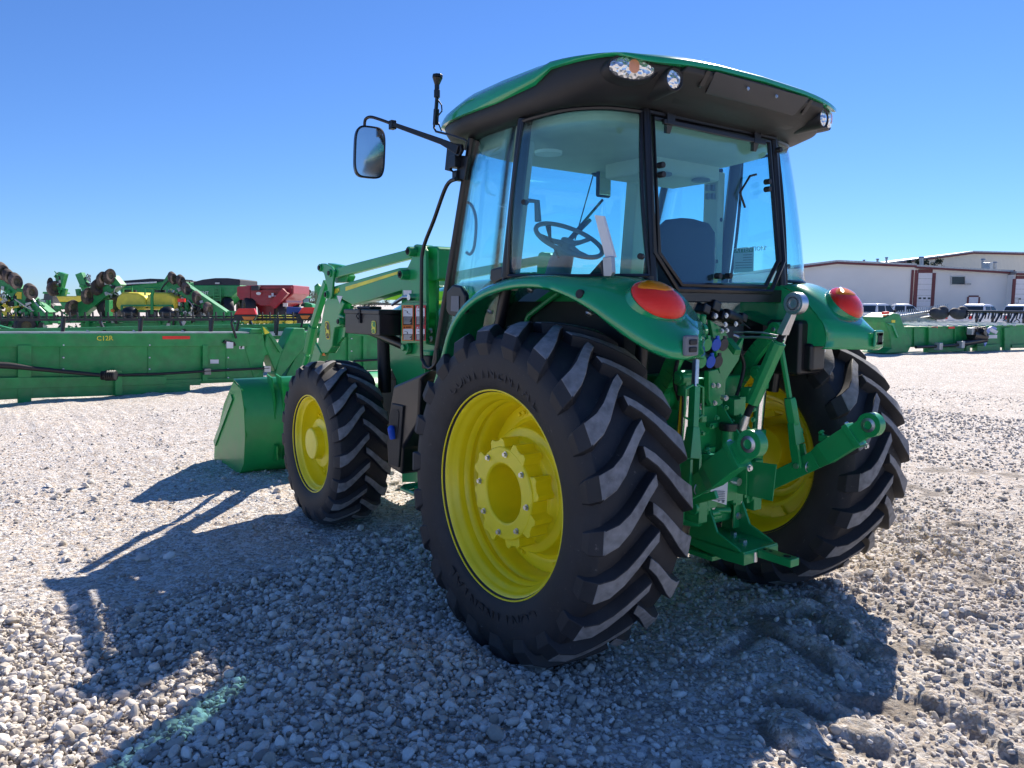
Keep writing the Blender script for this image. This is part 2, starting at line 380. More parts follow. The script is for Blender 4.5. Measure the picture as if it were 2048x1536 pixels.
FP = [(-.014,.534,0,.036,.028),(.022,.534,-.05,.037,.032),(.06,.533,-.115,.037,.036),(.10,.531,-.19,.036,.042),(.135,.527,-.25,.035,.048),(.163,.515,-.288,.030,.054),(.182,.492,-.305,.016,.05),(.194,.455,-.315,.001,.04)]
FR = [(.332,.172),(.338,.168),(.338,.162),(.332,.158),(.324,.154),(.318,.145),(.314,.13),(.30,.12),(.296,.10),(.296,.06),(.284,.045),(.280,.02),(.280,-.05),(.30,-.09),(.318,-.15),(.332,-.16),(.338,-.168)]
FD = [(.284,-.01),(.284,.012),(.262,.012),(.225,.016),(.205,.03),(.190,.058),(.178,.085),(.165,.098),(.122,.102),(.112,.106),(.108,.16),(.102,.168),(.0001,.170)]
STEER = 0
for sg in (-1, 1):
    cx, cy, cz = sg*.802, 2.365, .567
    W, d, ty = wheel('front_wheel', cx, cy, cz, sg, FTp, FP, 19, FR, FD, 'near front wheel, yellow rim beside the bucket' if sg < 0 else None, False, .05)
    for k in range(8):
        a = 2*math.pi*k/8+.2
        d.prism([(cx-sg*.004, cy-q*math.cos(a+da), cz+q*math.sin(a+da)) for q, da in ((.22,-.2),(.262,-.24),(.283,-.16),(.283,.16),(.262,.24),(.22,.2))], (sg*.018,0,0))
        for s2 in (-.12, .12):
            d.bolt((cx+sg*.014, cy-.256*math.cos(a+s2), cz+.256*math.sin(a+s2)), (sg,0,0), .009, .018)
    d.build('wheel_hub', M['yellow'], W, bevel=.003, angle=35)
for o in list(sc.objects):
    pass
M['plate'] = mat('visor_plate_plastic', (.035,.038,.048), .42, bump=.3, bs=500)
M['bulb'] = mat('bulb_amber', (.75,.32,.17), .25)
# ------------------------------------------------------------------ tractor: roof
def P2(x, y, **k): return at(x, y, **k)
def roofring(hw, yr, yf, z, crown=0, n=72, zf=0, lift=0, bump=0):
    yc = (yr+yf)/2; hy = (yf-yr)/2; out = []
    for i in range(n):
        a = 2*math.pi*i/n; c, s = math.cos(a), math.sin(a); pe = 4.6 if s < 0 else 4.4
        x = hw*math.copysign(abs(c)**(2/pe), c); y = yc+hy*math.copysign(abs(s)**(2/pe), s)
        if y > yc: x *= 1-.055*((y-yc)/hy)**2
        q = abs(x)/hw; f_ = max(0, (y-.35)/.8); st_ = lambda a_, b_, v: (lambda t: t*t*(3-2*t))(max(0, min(1, (v-a_)/(b_-a_))))
        out.append((x, y, z + crown*(1-q*q) + lift*q*q*math.exp(-((y-.28)/.55)**4) + bump*st_(.10,-.06,y)*st_(-.50,-.36,y)*q*q - zf*f_*f_))
    return out
bl = MB()
rings = [roofring(.60,-.10,.85,2.375), roofring(.74,-.22,.98,2.372), roofring(.79,-.34,1.06,2.380), roofring(.815,-.42,1.10,2.405), roofring(.825,-.475,1.13,2.432,.015,bump=.02), roofring(.825,-.495,1.145,2.452,.035,bump=.052), roofring(.823,-.492,1.146,2.458,.045,bump=.060)]
bl.loft(rings); bl.add(rings[0], [tuple(range(72))])
roof_low = bl.build('roof_underside', M['black'], T, angle=60)
gr = MB()
rings = [roofring(.826,-.495,1.150,2.456,.045,bump=.060), roofring(.842,-.522,1.166,2.459,.045,bump=.060), roofring(.843,-.524,1.166,2.474,.043,lift=.01,bump=.046), roofring(.836,-.505,1.152,2.492,.038,lift=.028,bump=.030), roofring(.80,-.45,1.10,2.520,.034,lift=.042,zf=.01), roofring(.74,-.36,1.02,2.548,.034,lift=.036,zf=.015),roofring(.62,-.24,.88,2.575,.034,lift=.02,zf=.015), roofring(.42,-.08,.68,2.602,.026), roofring(.2,.08,.5,2.624,.01), roofring(.01,.26,.28,2.635)]
gr.loft(rings); gr.add(rings[-1], [tuple(range(72))])
roof = gr.build('roof_cap', M['greeng'], T, angle=70)
# rear visor block between the work lamps
vz = MB()
def vis(xs, y, z): return [(-x, y, z) for x in xs]
prof = [((.33, -.20), 2.372), ((.36, -.29), 2.382), ((.41, -.37), 2.400), ((.47, -.445), 2.437), ((.485, -.488), 2.470), ((.47, -.492), 2.490)]
rings = []
for (hw, y), z in prof:
    rings.append([(-hw-.03, y+.10, z), (-hw, y, z)] + [(-hw+2*hw*i/8, y-.012*math.sin(math.pi*i/8), z+.012*math.sin(math.pi*i/8)*(z > 2.46)) for i in range(1, 8)] + [(hw, y, z), (hw+.03, y+.10, z)])
vz.loft(rings, closed=False); vz.build('rear_visor', M['black'], T, solid=.02, angle=30, bevel=.006)
vp = MB(); vp.prism([(-.33,-.508,2.486),(.33,-.508,2.486),(.31,-.448,2.420),(-.31,-.448,2.420)], (0,-.014,.004)); vp.build('visor_plate', M['plate'], T, bevel=.006)
for x in (-.36, .36):
    MB().prism([(x-.013,-.503,2.484),(x+.013,-.503,2.484),(x+.013,-.462,2.430),(x-.013,-.462,2.430)], (0,-.012,.004)).build('visor_recess', M['trim'], T, bevel=.005)
for x in (-.1, .1): MB().bolt((x,-.506,2.462), (0,-1,.1), .006, .006).build('visor_screw', M['steel'], T)
# work lamps, turn lamps
for sg in (-1, 1):
    c = V((sg*.524, -.478, 2.435)); ax = V((sg*.12, -1, -.04)).normalized()
    h = MB(); h.lathe(c, ax, [(.043,.0),(.047,-.004),(.049,-.02),(.052,-.07),(.06,-.14),(.05,-.22)], n=32); h.lathe(c, ax, [(.043,0),(.036,-.004)], n=32)
    ho = h.build('work_lamp', M['black'], T)
    MB().lathe(c, ax, [(.0001,.004),(.02,.002),(.036,-.006)], n=24).build('lens', M['clear'], ho)
    c = V((sg*.655, -.345, 2.468)); nz = V((sg*.42, -.9, .03)).normalized(); ux = V((0,0,1)).cross(nz).normalized(); uz = nz.cross(ux)
    def ell(a, b, h, n=40): return [c+ux*a*math.cos(2*math.pi*i/n)+uz*b*math.sin(2*math.pi*i/n)+nz*h for i in range(n)]
    k = MB(); k.loft([ell(.125,.062,-.12), ell(.116,.058,.02), ell(.110,.054,.055), ell(.105,.052,.062), ell(.098,.045,.058)]); ko = k.build('turn_lamp', M['black'], T, angle=60)
    k = MB(); k.loft([ell(.098,.045,.056), ell(.085,.038,.068), ell(.05,.02,.075), ell(.001,.001,.077)]); k.build('lens', M['clear'], ko, angle=80)
    k = MB(); k.loft([[c+nz*h_+ux*a_*math.cos(2*math.pi*i/20)*.032+uz*a_*math.sin(2*math.pi*i/20)*.036 for i in range(20)] for a_, h_ in ((.75,.0755),(.5,.0775),(.01,.0785))]); k.build('bulb', M['bulb'], ko)
# small caps and openings below the roof edge
for x, y in ((933,237),(1017,209)):
    q = at(x, y, X=-.80); MB().box(q, (.03,.02,.02)).build('roof_clip', M['black'], T, bevel=.004)
# ------------------------------------------------------------------ cab frame and glass
TOP = {'C':(.45,-.245,2.375),'s1':(.63,-.195,2.375),'s2':(.735,-.07,2.375),'s3':(.765,.08,2.375),'B':(.775,.21,2.372),'A':(.725,.70,2.375),'W1':(.5,.93,2.37),'W0':(0,1.02,2.37)}
BOT = {'C':(.462,-.325,1.655),'s1':(.655,-.315,1.65),'s2':(.765,-.20,1.648),'s3':(.795,.03,1.655),'B':(.80,.30,1.66),'A':(.735,.955,1.52),'W1':(.45,1.18,1.52),'W0':(0,1.25,1.52)}
def lerp(a, b, t): return V(a)*(1-t)+V(b)*t
fr = MB()
def post(k, w, h, t1=1.0, up=(0,1,0), bow=0, ext=0):
    a, b = V(TOP[k]), V(BOT[k]); n = 8; pts = []
    for i in range(n+1):
        t = i/n; q = lerp(a, b, t*(1+ext)); q.x += bow*math.sin(math.pi*t); pts.append(q)
    for i in range(n): fr.beam(pts[i], pts[i+1], w, h, up)
def curve2(D, keys, n=6): return catmull([D[k] for k in keys], n)
SIDE = ['C','s1','s2','s3','B']
fr.tube([lerp(TOP['C'], BOT['C'], t/8) for t in range(10)], .022, n=8)
fr.tube([V((.475,-.315,1.66)), V((.49,-.31,1.40)), V((.49,-.28,1.1))], .03, n=8)
fr.tube([lerp(TOP['B'], BOT['B'], t/8)+V((-.02,0,0)) for t in range(9)], .034, n=8)
fr.tube([lerp(TOP['A'], BOT['A'], t/8) for t in range(13)], .022, n=8)
fr.tube([lerp(TOP['C'], BOT['C'], 0)+V((0,0,.0))]+curve2(TOP, SIDE)+[V(TOP['A']), V(TOP['W1']), V(TOP['W0'])], .022, n=8)
fr.tube([q+V((0,0,-.02)) for q in curve2(BOT, SIDE)], .018, n=8)
fr.tube([V(BOT['B'])+V((-.02,.0,0)), V((.78,.36,1.45)), V((.78,.48,1.25))], .028, n=8)
fr.both()
fr.boxb((-.49,-.345,1.555),(.49,-.30,1.615))
fr.build('cab_frame', M['trim'], T, angle=50, bevel=.0)
# side rear windows
def pane(name, rings, mt=None, parent=T, th=.005): 
    return MB().loft(rings, closed=False).build(name, mt or M['glass'], parent, solid=th, angle=80)
for sg in (-1, 1):
    def mx(q): return V((q[0]*sg, q[1], q[2]))
    a, b = curve2(TOP, SIDE, 6), curve2(BOT, SIDE, 6); rows = []
    for i in range(9):
        t = .02+.97*i/8; rows.append([mx(lerp(p, q, t)+V((.004+.02*math.sin(math.pi*t), -.006, 0))) for p, q in zip(a[1:-1], b[1:-1])])
    g = pane('side_rear_window', rows)
    fm = MB(); loop = rows[0]+[r_[-1] for r_ in rows]+rows[-1][::-1]+[r_[0] for r_ in rows[::-1]]
    fm.tube(loop, .009, n=6, closed=True); fm.build('window_seal', M['trim'], g)
    # door glass: B to A, down to the sill
    aT, aB = V(TOP['A']), lerp(TOP['A'], BOT['A'], 1.42); bT, bB = V(TOP['B'])+V((-.005,.03,0)), V(BOT['B'])+V((-.01,.03,0))
    rows = []
    for i in range(7):
        t = .02+.96*i/6; rows.append([mx(lerp(lerp(bT, bB, t), lerp(aT, BOT['A'], t), .04+.94*j/4)+V((.004*math.sin(math.pi*t),0,0))) for j in range(5)])
    lo = [[mx(lerp(V((.79,.36,1.56-.3*k)) , lerp(TOP['A'], BOT['A'], 1.05+.35*k), j/4)) for j in range(5)] for k in (0, .5, 1)]
    dg = pane('door_window', rows+lo)
    dh = MB(); q0 = at(905,432,X=-.735) if True else None
    # upper windscreen half
W_ = []
for i in range(7):
    t = i/6*1.25; A_ = lerp(TOP['A'], BOT['A'], t); C1 = lerp(TOP['W1'], BOT['W1'], t); C0 = lerp(TOP['W0'], BOT['W0'], t)
    W_.append(catmull([V((-A_.x,A_.y,A_.z)), V((-C1.x,C1.y,C1.z)), C0, C1, A_], 4))
pane('windscreen', W_)
# rear window with its frame
rw = [(-.41,-.252,2.345),(.41,-.252,2.345),(.425,-.325,1.76),(.30,-.345,1.628),(-.30,-.345,1.628),(-.425,-.325,1.76)]
g = MB().prism(rw, (0,.005,0)).build('rear_window', M['glass'], T)
fm = MB(); fm.tube([V(q) for q in rw for _ in (0,)], .012, n=6, closed=True)
fm.tube([V(q)+V((0,-.002,0)) for q in [(-.445,-.255,2.365),(.445,-.255,2.365),(.46,-.33,1.76),(.335,-.352,1.605),(-.335,-.352,1.605),(-.46,-.33,1.76)]], .013, n=6, closed=True)
fm.build('window_frame', M['trim'], g)
kn = MB()
for x, y in ((1318,331),(1319,350),(1531,364),(1531,379),(1432,552),(1453,552)):
    q = at(x, y, Y=-.30 if y < 500 else -.345); kn.cyl(q+V((0,-.028,0)), q+V((0,.004,0)), .0135, n=16)
kn.build('window_knobs', M['black'], g, bevel=.003)
hg = MB()
for x, y in ((1338,238),(1511,277)):
    q = at(x, y, Y=-.262); hg.box(q+V((0,0,.0)), (.05,.03,.05)); hg.beam(q+V((0,0,-.01)), q+V((0,.01,-.06)), .045, .02, w2=.02)
    for dx in (-.03, .015): hg.bolt(q+V((dx,-.016,.022)), (0,-1,0), .005, .006)
hg.build('window_hinge', M['trim'], g, bevel=.004)
wp = MB(); wp.boxb((-.36,-.275,2.322),(.36,-.258,2.345)); wp.build('window_rail', M['trim'], g, bevel=.004)
kk = MB()
for x, y, X in ((1051,405,-.795),(1283,513,-.62)):
    q = at(x, y, X=X); kk.cyl(q+V((-.02,-.01,0)), q+V((.01,.005,0)), .0125, n=14)
kk.build('glass_knobs', M['black'], T, bevel=.003)
for px in ((1660,520),(1555,300)):
    q = at(1572 if px[0] > 1600 else 1556, px[1] if px[0] < 1600 else 533, Y=-.3); MB().cyl(q+V((0,-.02,0)), q+V((0,.01,0)), .013, n=14).build('glass_knob', M['black'], T, bevel=.003)
# lower translucent strip and dark rear bulkhead
MB().prism([(-.46,-.335,1.55),(.46,-.335,1.55),(.44,-.32,1.44),(-.44,-.32,1.44)], (0,.006,0)).build('lower_rear_window', M['glass'], T)
bk = MB(); bk.boxb((-.50,-.02,.95),(.50,.04,1.42)); bk.boxb((-.52,-.22,1.30),(-.47,.9,1.55)); bk.boxb((.47,-.22,1.30),(.52,.9,1.55))
bk.boxb((-.50,.0,1.10),(.50,.95,1.16)); bk.build('cab_floor', M['dark'], T)
# ------------------------------------------------------------------ cab interior
it = MB(); it.loft([roofring(.72,-.20,.93,2.368), roofring(.70,-.17,.90,2.33), roofring(.60,-.05,.80,2.30)]); it.add(roofring(.60,-.05,.80,2.30), [tuple(range(72))])
hl = it.build('headliner', M['cream'], T, angle=50)
c2 = MB(); c2.box((.30,.35,2.27),(.55,.35,.10)); c2.build('air_console', M['cream'], hl, bevel=.02)
c2 = MB()
for x, y in ((.12,.18),(.42,.18)): c2.cyl((x,y,2.222),(x,y,2.208),.05,n=24)
c2.build('air_vents', M['grey'], hl, bevel=.004)
c2 = MB(); c2.tube([(-.45,.42,2.30),(-.45,.42,2.285)], .07, n=24); c2.build('dome_lamp', M['white'], hl)
rp = MB()
rp.beam((.69,.31,2.30),(.725,.335,1.30),.06,.11,(0,1,0)); rp.beam((-.69,.27,2.30),(-.735,.33,1.60),.05,.05,(0,1,0))
rp.beam((.55,.78,2.3),(.60,.92,1.2),.12,.10,(0,1,0)); rp.build('inner_pillar', M['cream'], T, bevel=.012)
for k in range(3):
    for j in range(2):
        q = at(1412+10*j, 359+17*k, Y=.30); MB().box(q+V((0,-.012,0)), (.022,.02,.034)).build('pillar_vent', M['grey'], T, bevel=.003)
for x, y in ((1438,342),(1438,360),(1437,440),(1428,523)): MB().cyl(at(x,y,Y=.28)+V((0,-.02,0)), at(x,y,Y=.28), .012, n=12).build('pillar_knob', M['trim'], T)
MB().prism([at(x,y,Y=.27) for x,y in ((1405,502),(1416,502),(1416,519),(1405,519))], (0,.01,0)).build('pillar_label', M['white'], T)
mo = MB(); q = at(1322,293,Y=.25); mo.box(q, (.16,.05,.09)); mo.build('radio', M['trim'], T, bevel=.008)
mo = MB(); q = at(1196,335,Y=.75); mo.sphere(q, .055, 8); mo.beam(q+V((0,0,.02)), q+V((.08,.1,.12)), .03, .03); mo.build('cab_fan', M['trim'], T)
st = MB()
st.loft([[(.25*math.cos(a)*k1+x0, y0+.07*math.sin(a)*k1, z) for a in [2*math.pi*i/20 for i in range(20)]] for x0, y0, z, k1 in ((0,-.02,1.40,.8),(0,-.05,1.55,.98),(0,-.08,1.75,.95),(0,-.10,1.90,.80),(0,-.105,1.94,.6),(0,-.105,1.955,.2))], cap=True)
seat = st.build('seat', M['seat'], T, angle=60)
s2 = MB(); s2.box((0,.18,1.42),(.5,.5,.14)); s2.build('seat_cushion', M['seat'], seat, bevel=.04, seg=3)
s2 = MB(); s2.box((.36,.15,1.60),(.10,.38,.06)); s2.box((.42,.25,1.42),(.20,.7,.30)); s2.box((-.36,.15,1.60),(.08,.34,.05)); s2.build('armrest_console', M['grey'], T, bevel=.02)
k = MB(); k.cyl((.33,.0,1.56),(.33,.0,1.66),.008); k.sphere((.33,0,1.67),.025); k.build('yellow_lever', M['decalyellow'], T)
k = MB()
for x, z in ((.25,1.62),(.28,1.6)): k.tube([(x,.05,1.52),(x+.01,.03,z),(x+.05,.0,z+.02)], .006)
k.build('levers', M['steel'], T)
# steering column, wheel
swc = V((-.07,.70,1.90)); axs = V((-.03,-.52,.85)).normalized()
sw = MB(); ux = V((1,0,0)); uy = axs.cross(ux)
sw.tube([swc+(ux*math.cos(2*math.pi*i/40)+uy*math.sin(2*math.pi*i/40))*.20 for i in range(40)], .0135, n=10, closed=True)
for a in (0.2, 2.94, 4.71): sw.tube([swc-axs*.03, swc-axs*.02+(ux*math.cos(a)+uy*math.sin(a))*.11, swc+(ux*math.cos(a)+uy*math.sin(a))*.2], [.02,.013,.012], n=8)
sw.cyl(swc-axs*.05, swc-axs*.005, .045)
so_ = sw.build('steering_wheel', M['grey'], T, angle=50)
cl = MB(); cl.tube([swc-axs*.04, swc-axs*.15, V((-.08,.86,1.50)), V((-.10,.9,1.30))], [.05,.07,.085,.10], n=16); cl.loft([[(x0+ .30*math.cos(a)*k1, .92+.14*math.sin(a)*k1, z) for a in [2*math.pi*i/24 for i in range(24)]] for x0, z, k1 in ((-.12,1.2,1.05),(-.12,1.60,1.0),(-.12,1.66,.8),(-.12,1.675,.3))], cap=True)
cl.build('dashboard', M['grey'], T, angle=50)
lv = MB(); lv.tube([swc+V((-.06,.02,-.10)), swc+V((-.17,-.04,.0)), swc+V((-.20,-.06,.06))], [.006,.008,.016], n=8); lv.build('shuttle_lever', M['black'], T)
im = MB(); q = at(1207,360,Y=.70); im.box(q, (.105,.03,.20)); o = im.build('inner_mirror', M['black'], T, bevel=.025, seg=4)
MB().box(q+V((-.002,-.017,0)), (.085,.004,.175)).build('mirror_glass', M['mirror'], o, bevel=.002)
wv = MB(); a, b = at(1112,508,Y=1.1), at(1205,400,Y=1.1); wv.tube([a,b], .009); wv.tube([at(1120,500,Y=1.08), at(1180,440,Y=1.08)], .013); wv.tube([at(1150,480,Y=1.08),at(1192,330,Y=1.05)], .004); wv.build('windscreen_wiper', M['black'], T)
wb = MB(); a, b = at(1488,420,Y=-.30), at(1507,350,Y=-.30); wb.tube([at(1490,415,Y=-.30), at(1480,385,Y=-.30), at(1500,352,Y=-.30), at(1512,349,Y=-.28)], .0055); wb.build('rear_wiper', M['black'], T)
dl = MB()
for X, sgn in ((-.76,1),): 
    a = at(1074,403,X=-.72); dl.tube([a+V((-.05,0,0)), a, a+V((0,-.01,-.09))], [.01,.014,.016], n=8)
dl.build('window_latch', M['grey'], T)
dl = MB(); a = at(1455,445,Y=.35); dl.tube([a+V((-.07,0,.0)), a+V((.03,0,.01)), a+V((.03,0,-.07))], [.01,.018,.016], n=8); dl.build('door_latch', M['grey'], T)
nt_ = MB(); a = [at(x, y, X=.77) for x, y in ((1468,497),(1508,494),(1507,543),(1468,546))]
ns = nt_.prism(a, (-.002,0,0)).build('notice_sticker', M['white'], T)
hd = MB().prism([p+V((-.004,0,0)) for p in [at(x,y,X=.77) for x,y in ((1469,498.5),(1507,496),(1507,504),(1469,506))]], (-.001,0,0)).build('sticker_header', M['greenold'], ns)
p0 = at(1470.5,505,X=.764); text('ATTENTION!', .036, p0, (at(1507,502,X=.764)-p0), (0,0,1), 'sticker_text', M['white'], ns, .0008)
ln = MB()
for i in range(6):
    y_ = 510+i*5.2; a, b = at(1486 if i < 3 else 1471, y_, X=.765), at(1504, y_-1, X=.765); ln.beam(a, b, .001, .0035)
ln.build('sticker_lines', M['grey'], ns)
vs = MB(); p = [at(x, y, X=-.745) for x, y in ((1189,430),(1206,432),(1229,514),(1211,517))]
vs.prism(p, (.012,0,0)); slab = vs.build('smv_bracket_strip', M['white'], T)
vs = MB(); p = [at(x, y, X=-.74) for x, y in ((1212,515),(1230,513),(1232,545),(1228,553),(1214,553))]; vs.prism(p, (-.02,0,0)); vs.build('sign_socket', M['galv'], T, bevel=.003)
vs = MB(); vs.prism([at(x, y, X=-.70) for x, y in ((1211,520),(1214,557),(1176,562),(1186,548))], (-.02,0,0)); vs.boxb(at(1176,563,X=-.72)-V((.03,0,.004)), at(1215,563,X=-.72)+V((.03,0,.004))); vs.build('sign_bracket', M['trim'], T, bevel=.002)
# ------------------------------------------------------------------ fenders and tail lamps
def fender(sg):
    lip = [(.87,.86,1.08),(.87,.77,1.24),(.87,.70,1.38),(.87,.60,1.48),(.87,.48,1.545),(.87,.35,1.585),(.87,.20,1.610),(.87,.05,1.618),(.87,-.10,1.608),(.865,-.24,1.572),(.85,-.36,1.522),(.835,-.46,1.465),(.815,-.555,1.41),(.79,-.64,1.37),(.757,-.695,1.348),(.70,-.725,1.342),(.58,-.69,1.345),(.43,-.60,1.347)]
    cr  = [(.83,.90,1.10),(.83,.81,1.28),(.83,.73,1.42),(.83,.62,1.525),(.83,.49,1.592),(.83,.35,1.632),(.83,.20,1.655),(.83,.05,1.662),(.825,-.10,1.656),(.82,-.24,1.632),(.81,-.36,1.598),(.80,-.45,1.555),(.785,-.54,1.505),(.765,-.615,1.455),(.735,-.675,1.415),(.69,-.715,1.395),(.575,-.69,1.41),(.43,-.60,1.41)]
    mid = [(.68,.91,1.11),(.68,.82,1.29),(.68,.74,1.44),(.68,.63,1.54),(.68,.50,1.605),(.68,.35,1.642),(.68,.20,1.662),(.68,.05,1.668),(.68,-.10,1.668),(.68,-.24,1.664),(.685,-.34,1.655),(.685,-.42,1.630),(.68,-.50,1.585),(.672,-.57,1.530),(.66,-.635,1.475),(.645,-.68,1.445),(.57,-.665,1.45),(.43,-.585,1.455)]
    inn = [(.50,.91,1.11),(.50,.82,1.29),(.50,.74,1.44),(.50,.63,1.54),(.50,.50,1.605),(.50,.35,1.640),(.50,.20,1.655),(.50,.05,1.655),(.50,-.10,1.655),(.47,-.24,1.65),(.44,-.34,1.64),(.435,-.40,1.62),(.43,-.45,1.59),(.43,-.49,1.56),(.43,-.53,1.52),(.43,-.55,1.50),(.43,-.56,1.485),(.43,-.57,1.475)]
    low = [(.50,y,z-.035) for x, y, z in inn]
    lip2 = [(x-.012, y*(.985), z-.012) for x, y, z in lip]
    ii  = [(.50, y, z-.01) for x, y, z in inn]
    S = lambda L: catmull([V((sg*x, y, z)) for x, y, z in L], 3)
    cols = [S(inn), S([tuple((V(a)+V(b))/2+V((0,0,.004))) for a, b in zip(inn, mid)]), S(mid), S([tuple((V(a)+V(b))/2+V((0,0,.006))) for a, b in zip(mid, cr)]), S(cr), S([tuple((V(a)*.4+V(b)*.6)+V((.006,0,.006))) for a, b in zip(cr, lip)]), S(lip), S(lip2)]
    return MB().loft(cols, closed=False).build('fender', M['greeng'], T, solid=.008, off=-1 if sg < 0 else -1, angle=70)
for sg in (-1, 1):
    f = fender(sg)
    MB().prism([(sg*.435,y,z) for y, z in ((-.05,1.645),(-.34,1.635),(-.45,1.585),(-.53,1.515),(-.575,1.465),(-.603,1.40),(-.60,1.347),(-.52,1.345),(-.38,1.40),(-.05,1.50))], (sg*.006,0,0)).build('fender_side', M['greeng'], f, bevel=.002)
    # inner wall between wheel and cab
    w = MB(); pts = []
    for i in range(15):
        a = math.pi*(-.02+i/14*.64)
        pts.append((sg*.505, .02+.93*math.cos(a), .72+.93*math.sin(a)))
    pts = [(x, y, min(z, 1.65)) for x, y, z in pts]+[(sg*.505,-.12,1.30),(sg*.505,.0,1.02),(sg*.505,.3,1.0)]
    w.prism(pts, (sg*.006,0,0)); wl = w.build('fender_wall', M['green'], f)
    w = MB(); w.tube([(sg*.52,.62+.0,1.0),(sg*.53,.60,1.25),(sg*.54,.45,1.48),(sg*.54,.2,1.60)], .014, n=8); w.build('wall_rib', M['green'], f)
    w = MB()
    for y, z in ((.42,1.50),(.10,1.60),(-.30,1.50)): w.bolt((sg*.80,y,z), (sg*.6,0,-.8), .012, .01)
    w.build('fender_bolts', M['steel'], f)
    q = V((sg*.838,-.295,1.575)); w = MB(); w.cyl(q+V((-sg*.01,0,0)), q+V((sg*.018,-.004,.004)), .019, n=20); w.build('rubber_plug', M['black'], f, bevel=.003)
    # tail lamp
    c = V((sg*.662,-.555,1.558)); nz = V((sg*.10,-.66,.75)).normalized(); ux = V((sg,0,0)); ux = (ux-nz*ux.dot(nz)).normalized(); uy = nz.cross(ux)
    if uy.z < 0: uy = -uy
    def ov(k, h, m=36):
        out = []
        for i in range(m):
            a = 2*math.pi*i/m; ca, sa = math.cos(a), math.sin(a)
            r1 = .108*(1-.10*sa); r2 = .104*(1+.10*ca)
            p = c + ux*(r1*ca*k) + uy*(r2*sa*k + .02*ca*k) + nz*h
            out.append(p)
        return out
    base = MB(); base.loft([ov(1.16,-.10), ov(1.10,-.04), ov(1.05,-.008), ov(1.0,-.008)]); lb = base.build('tail_lamp', M['greeng'], T, angle=70)
    L1 = MB(); dome = lambda k: .060*max(0, 1-k*k)**.62-.006
    L1.loft([ov(1.0,-.012)]+[ov(k, dome(k), 48) if False else ov(k, dome(k)) for k in (1,.985,.95,.9,.83,.74,.62,.5,.37,.25,.12,.01)]); L1.build('red_lens', M['redlens'], lb, angle=80)
    am = MB(); rings = []
    for j in range(9):
        q_ = 1-j/8*.99; ring_ = []
        for i in range(40):
            a = 2*math.pi*i/40; u_ = .05+.80*math.cos(a)*q_; v_ = .36+.50*math.sin(a)*q_*(1-.25*abs(math.cos(a)))
            k = math.hypot(u_, v_); p = c+ux*(u_*.104)+uy*(v_*.102+.02*u_)+nz*(dome(min(k,.99))+(.0035 if q_ < .97 else -.004)); ring_.append(p)
        rings.append(ring_)
    am.loft(rings); am.build('amber_lens', M['amberlens'], lb, angle=80)
    # socket in the fender tail
    if sg < 0:
        q = V((-.668,-.722,1.385)); s_ = MB(); s_.box(q+V((0,-.006,0)), (.075,.02,.078)); so2 = s_.build('socket_cover', M['grey'], f, bevel=.008)
        s_ = MB(); s_.box(q+V((0,-.017,.014)), (.04,.012,.02)); s_.box(q+V((0,-.017,-.014)), (.04,.012,.02)); s_.build('cover_latch', M['black'], so2, bevel=.004)
    else:
        q = V((.668,-.722,1.385)); s_ = MB(); s_.box(q+V((0,-.004,0)), (.078,.016,.082)); s_.build('socket_rim', M['greeng'], f, bevel=.008)
        s_ = MB(); s_.box(q+V((0,-.010,.0)), (.036,.01,.055)); s_.box(q+V((0,-.010,.022)), (.048,.01,.012)); s_.box(q+V((0,-.010,-.022)), (.048,.01,.012)); s_.build('socket_opening', M['dark'], f)
# black box behind the far fender
b = MB(); b.boxb((.38,-.50,1.20),(.58,-.30,1.47)); b.boxb((.42,-.54,1.22),(.54,-.48,1.36)); o = b.build('electric_box', M['trim'], T, bevel=.02)
b = MB(); b.bolt((.56,-.502,1.44),(0,-1,0),.01,.01); b.bolt((.57,-.502,1.32),(0,-1,0),.01,.01); b.build('box_screws', M['steel'], o)
# ------------------------------------------------------------------ rear axle, gearbox and hitch
b = MB()
b.loft([[V((a*x, y, z)) for a, z in ((-1,.62),(-1,.98),(-.7,1.08),(.7,1.08),(1,.98),(1,.62),(.7,.50),(-.7,.50))] for y, x in ((1.9,.20),(.35,.22),(.15,.27),(-.30,.25),(-.36,.20))], cap=True, smooth=False)
gb = b.build('gearbox', M['green'], T, bevel=.015)
b = MB(); b.cyl((-.62,0,.714),(.62,0,.714),.105,n=32); b.cyl((-.40,0,.714),(-.30,0,.714),.17,n=32); b.cyl((.30,0,.714),(.40,0,.714),.17,n=32); b.build('rear_axle', M['green'], T, bevel=.01)
b = MB(); b.cyl((-.33,-.18,1.10),(.33,-.18,1.10),.058,n=28); b.cyl((-.30,-.18,1.10),(-.24,-.18,1.10),.075,n=28); b.cyl((.24,-.18,1.10),(.30,-.18,1.10),.075,n=28)
b.boxb((-.20,-.30,1.04),(.22,-.02,1.20)); b.build('rockshaft', M['green'], T, bevel=.012)
# random cast detail on the gearbox back
b = MB(); rr = random.Random(3)
for i in range(34):
    x, z = rr.uniform(-.20,.20), rr.uniform(.55,1.12); w_, h_ = rr.uniform(.02,.08), rr.uniform(.02,.08)
    b.box((x, -.355-rr.uniform(0,.035), z), (w_, rr.uniform(.03,.07), h_))
for i in range(16): b.bolt((rr.uniform(-.2,.2), -.40, rr.uniform(.55,1.1)), (0,-1,0), .010, .014)
b.build('rear_castings', M['green'], gb, bevel=.006)
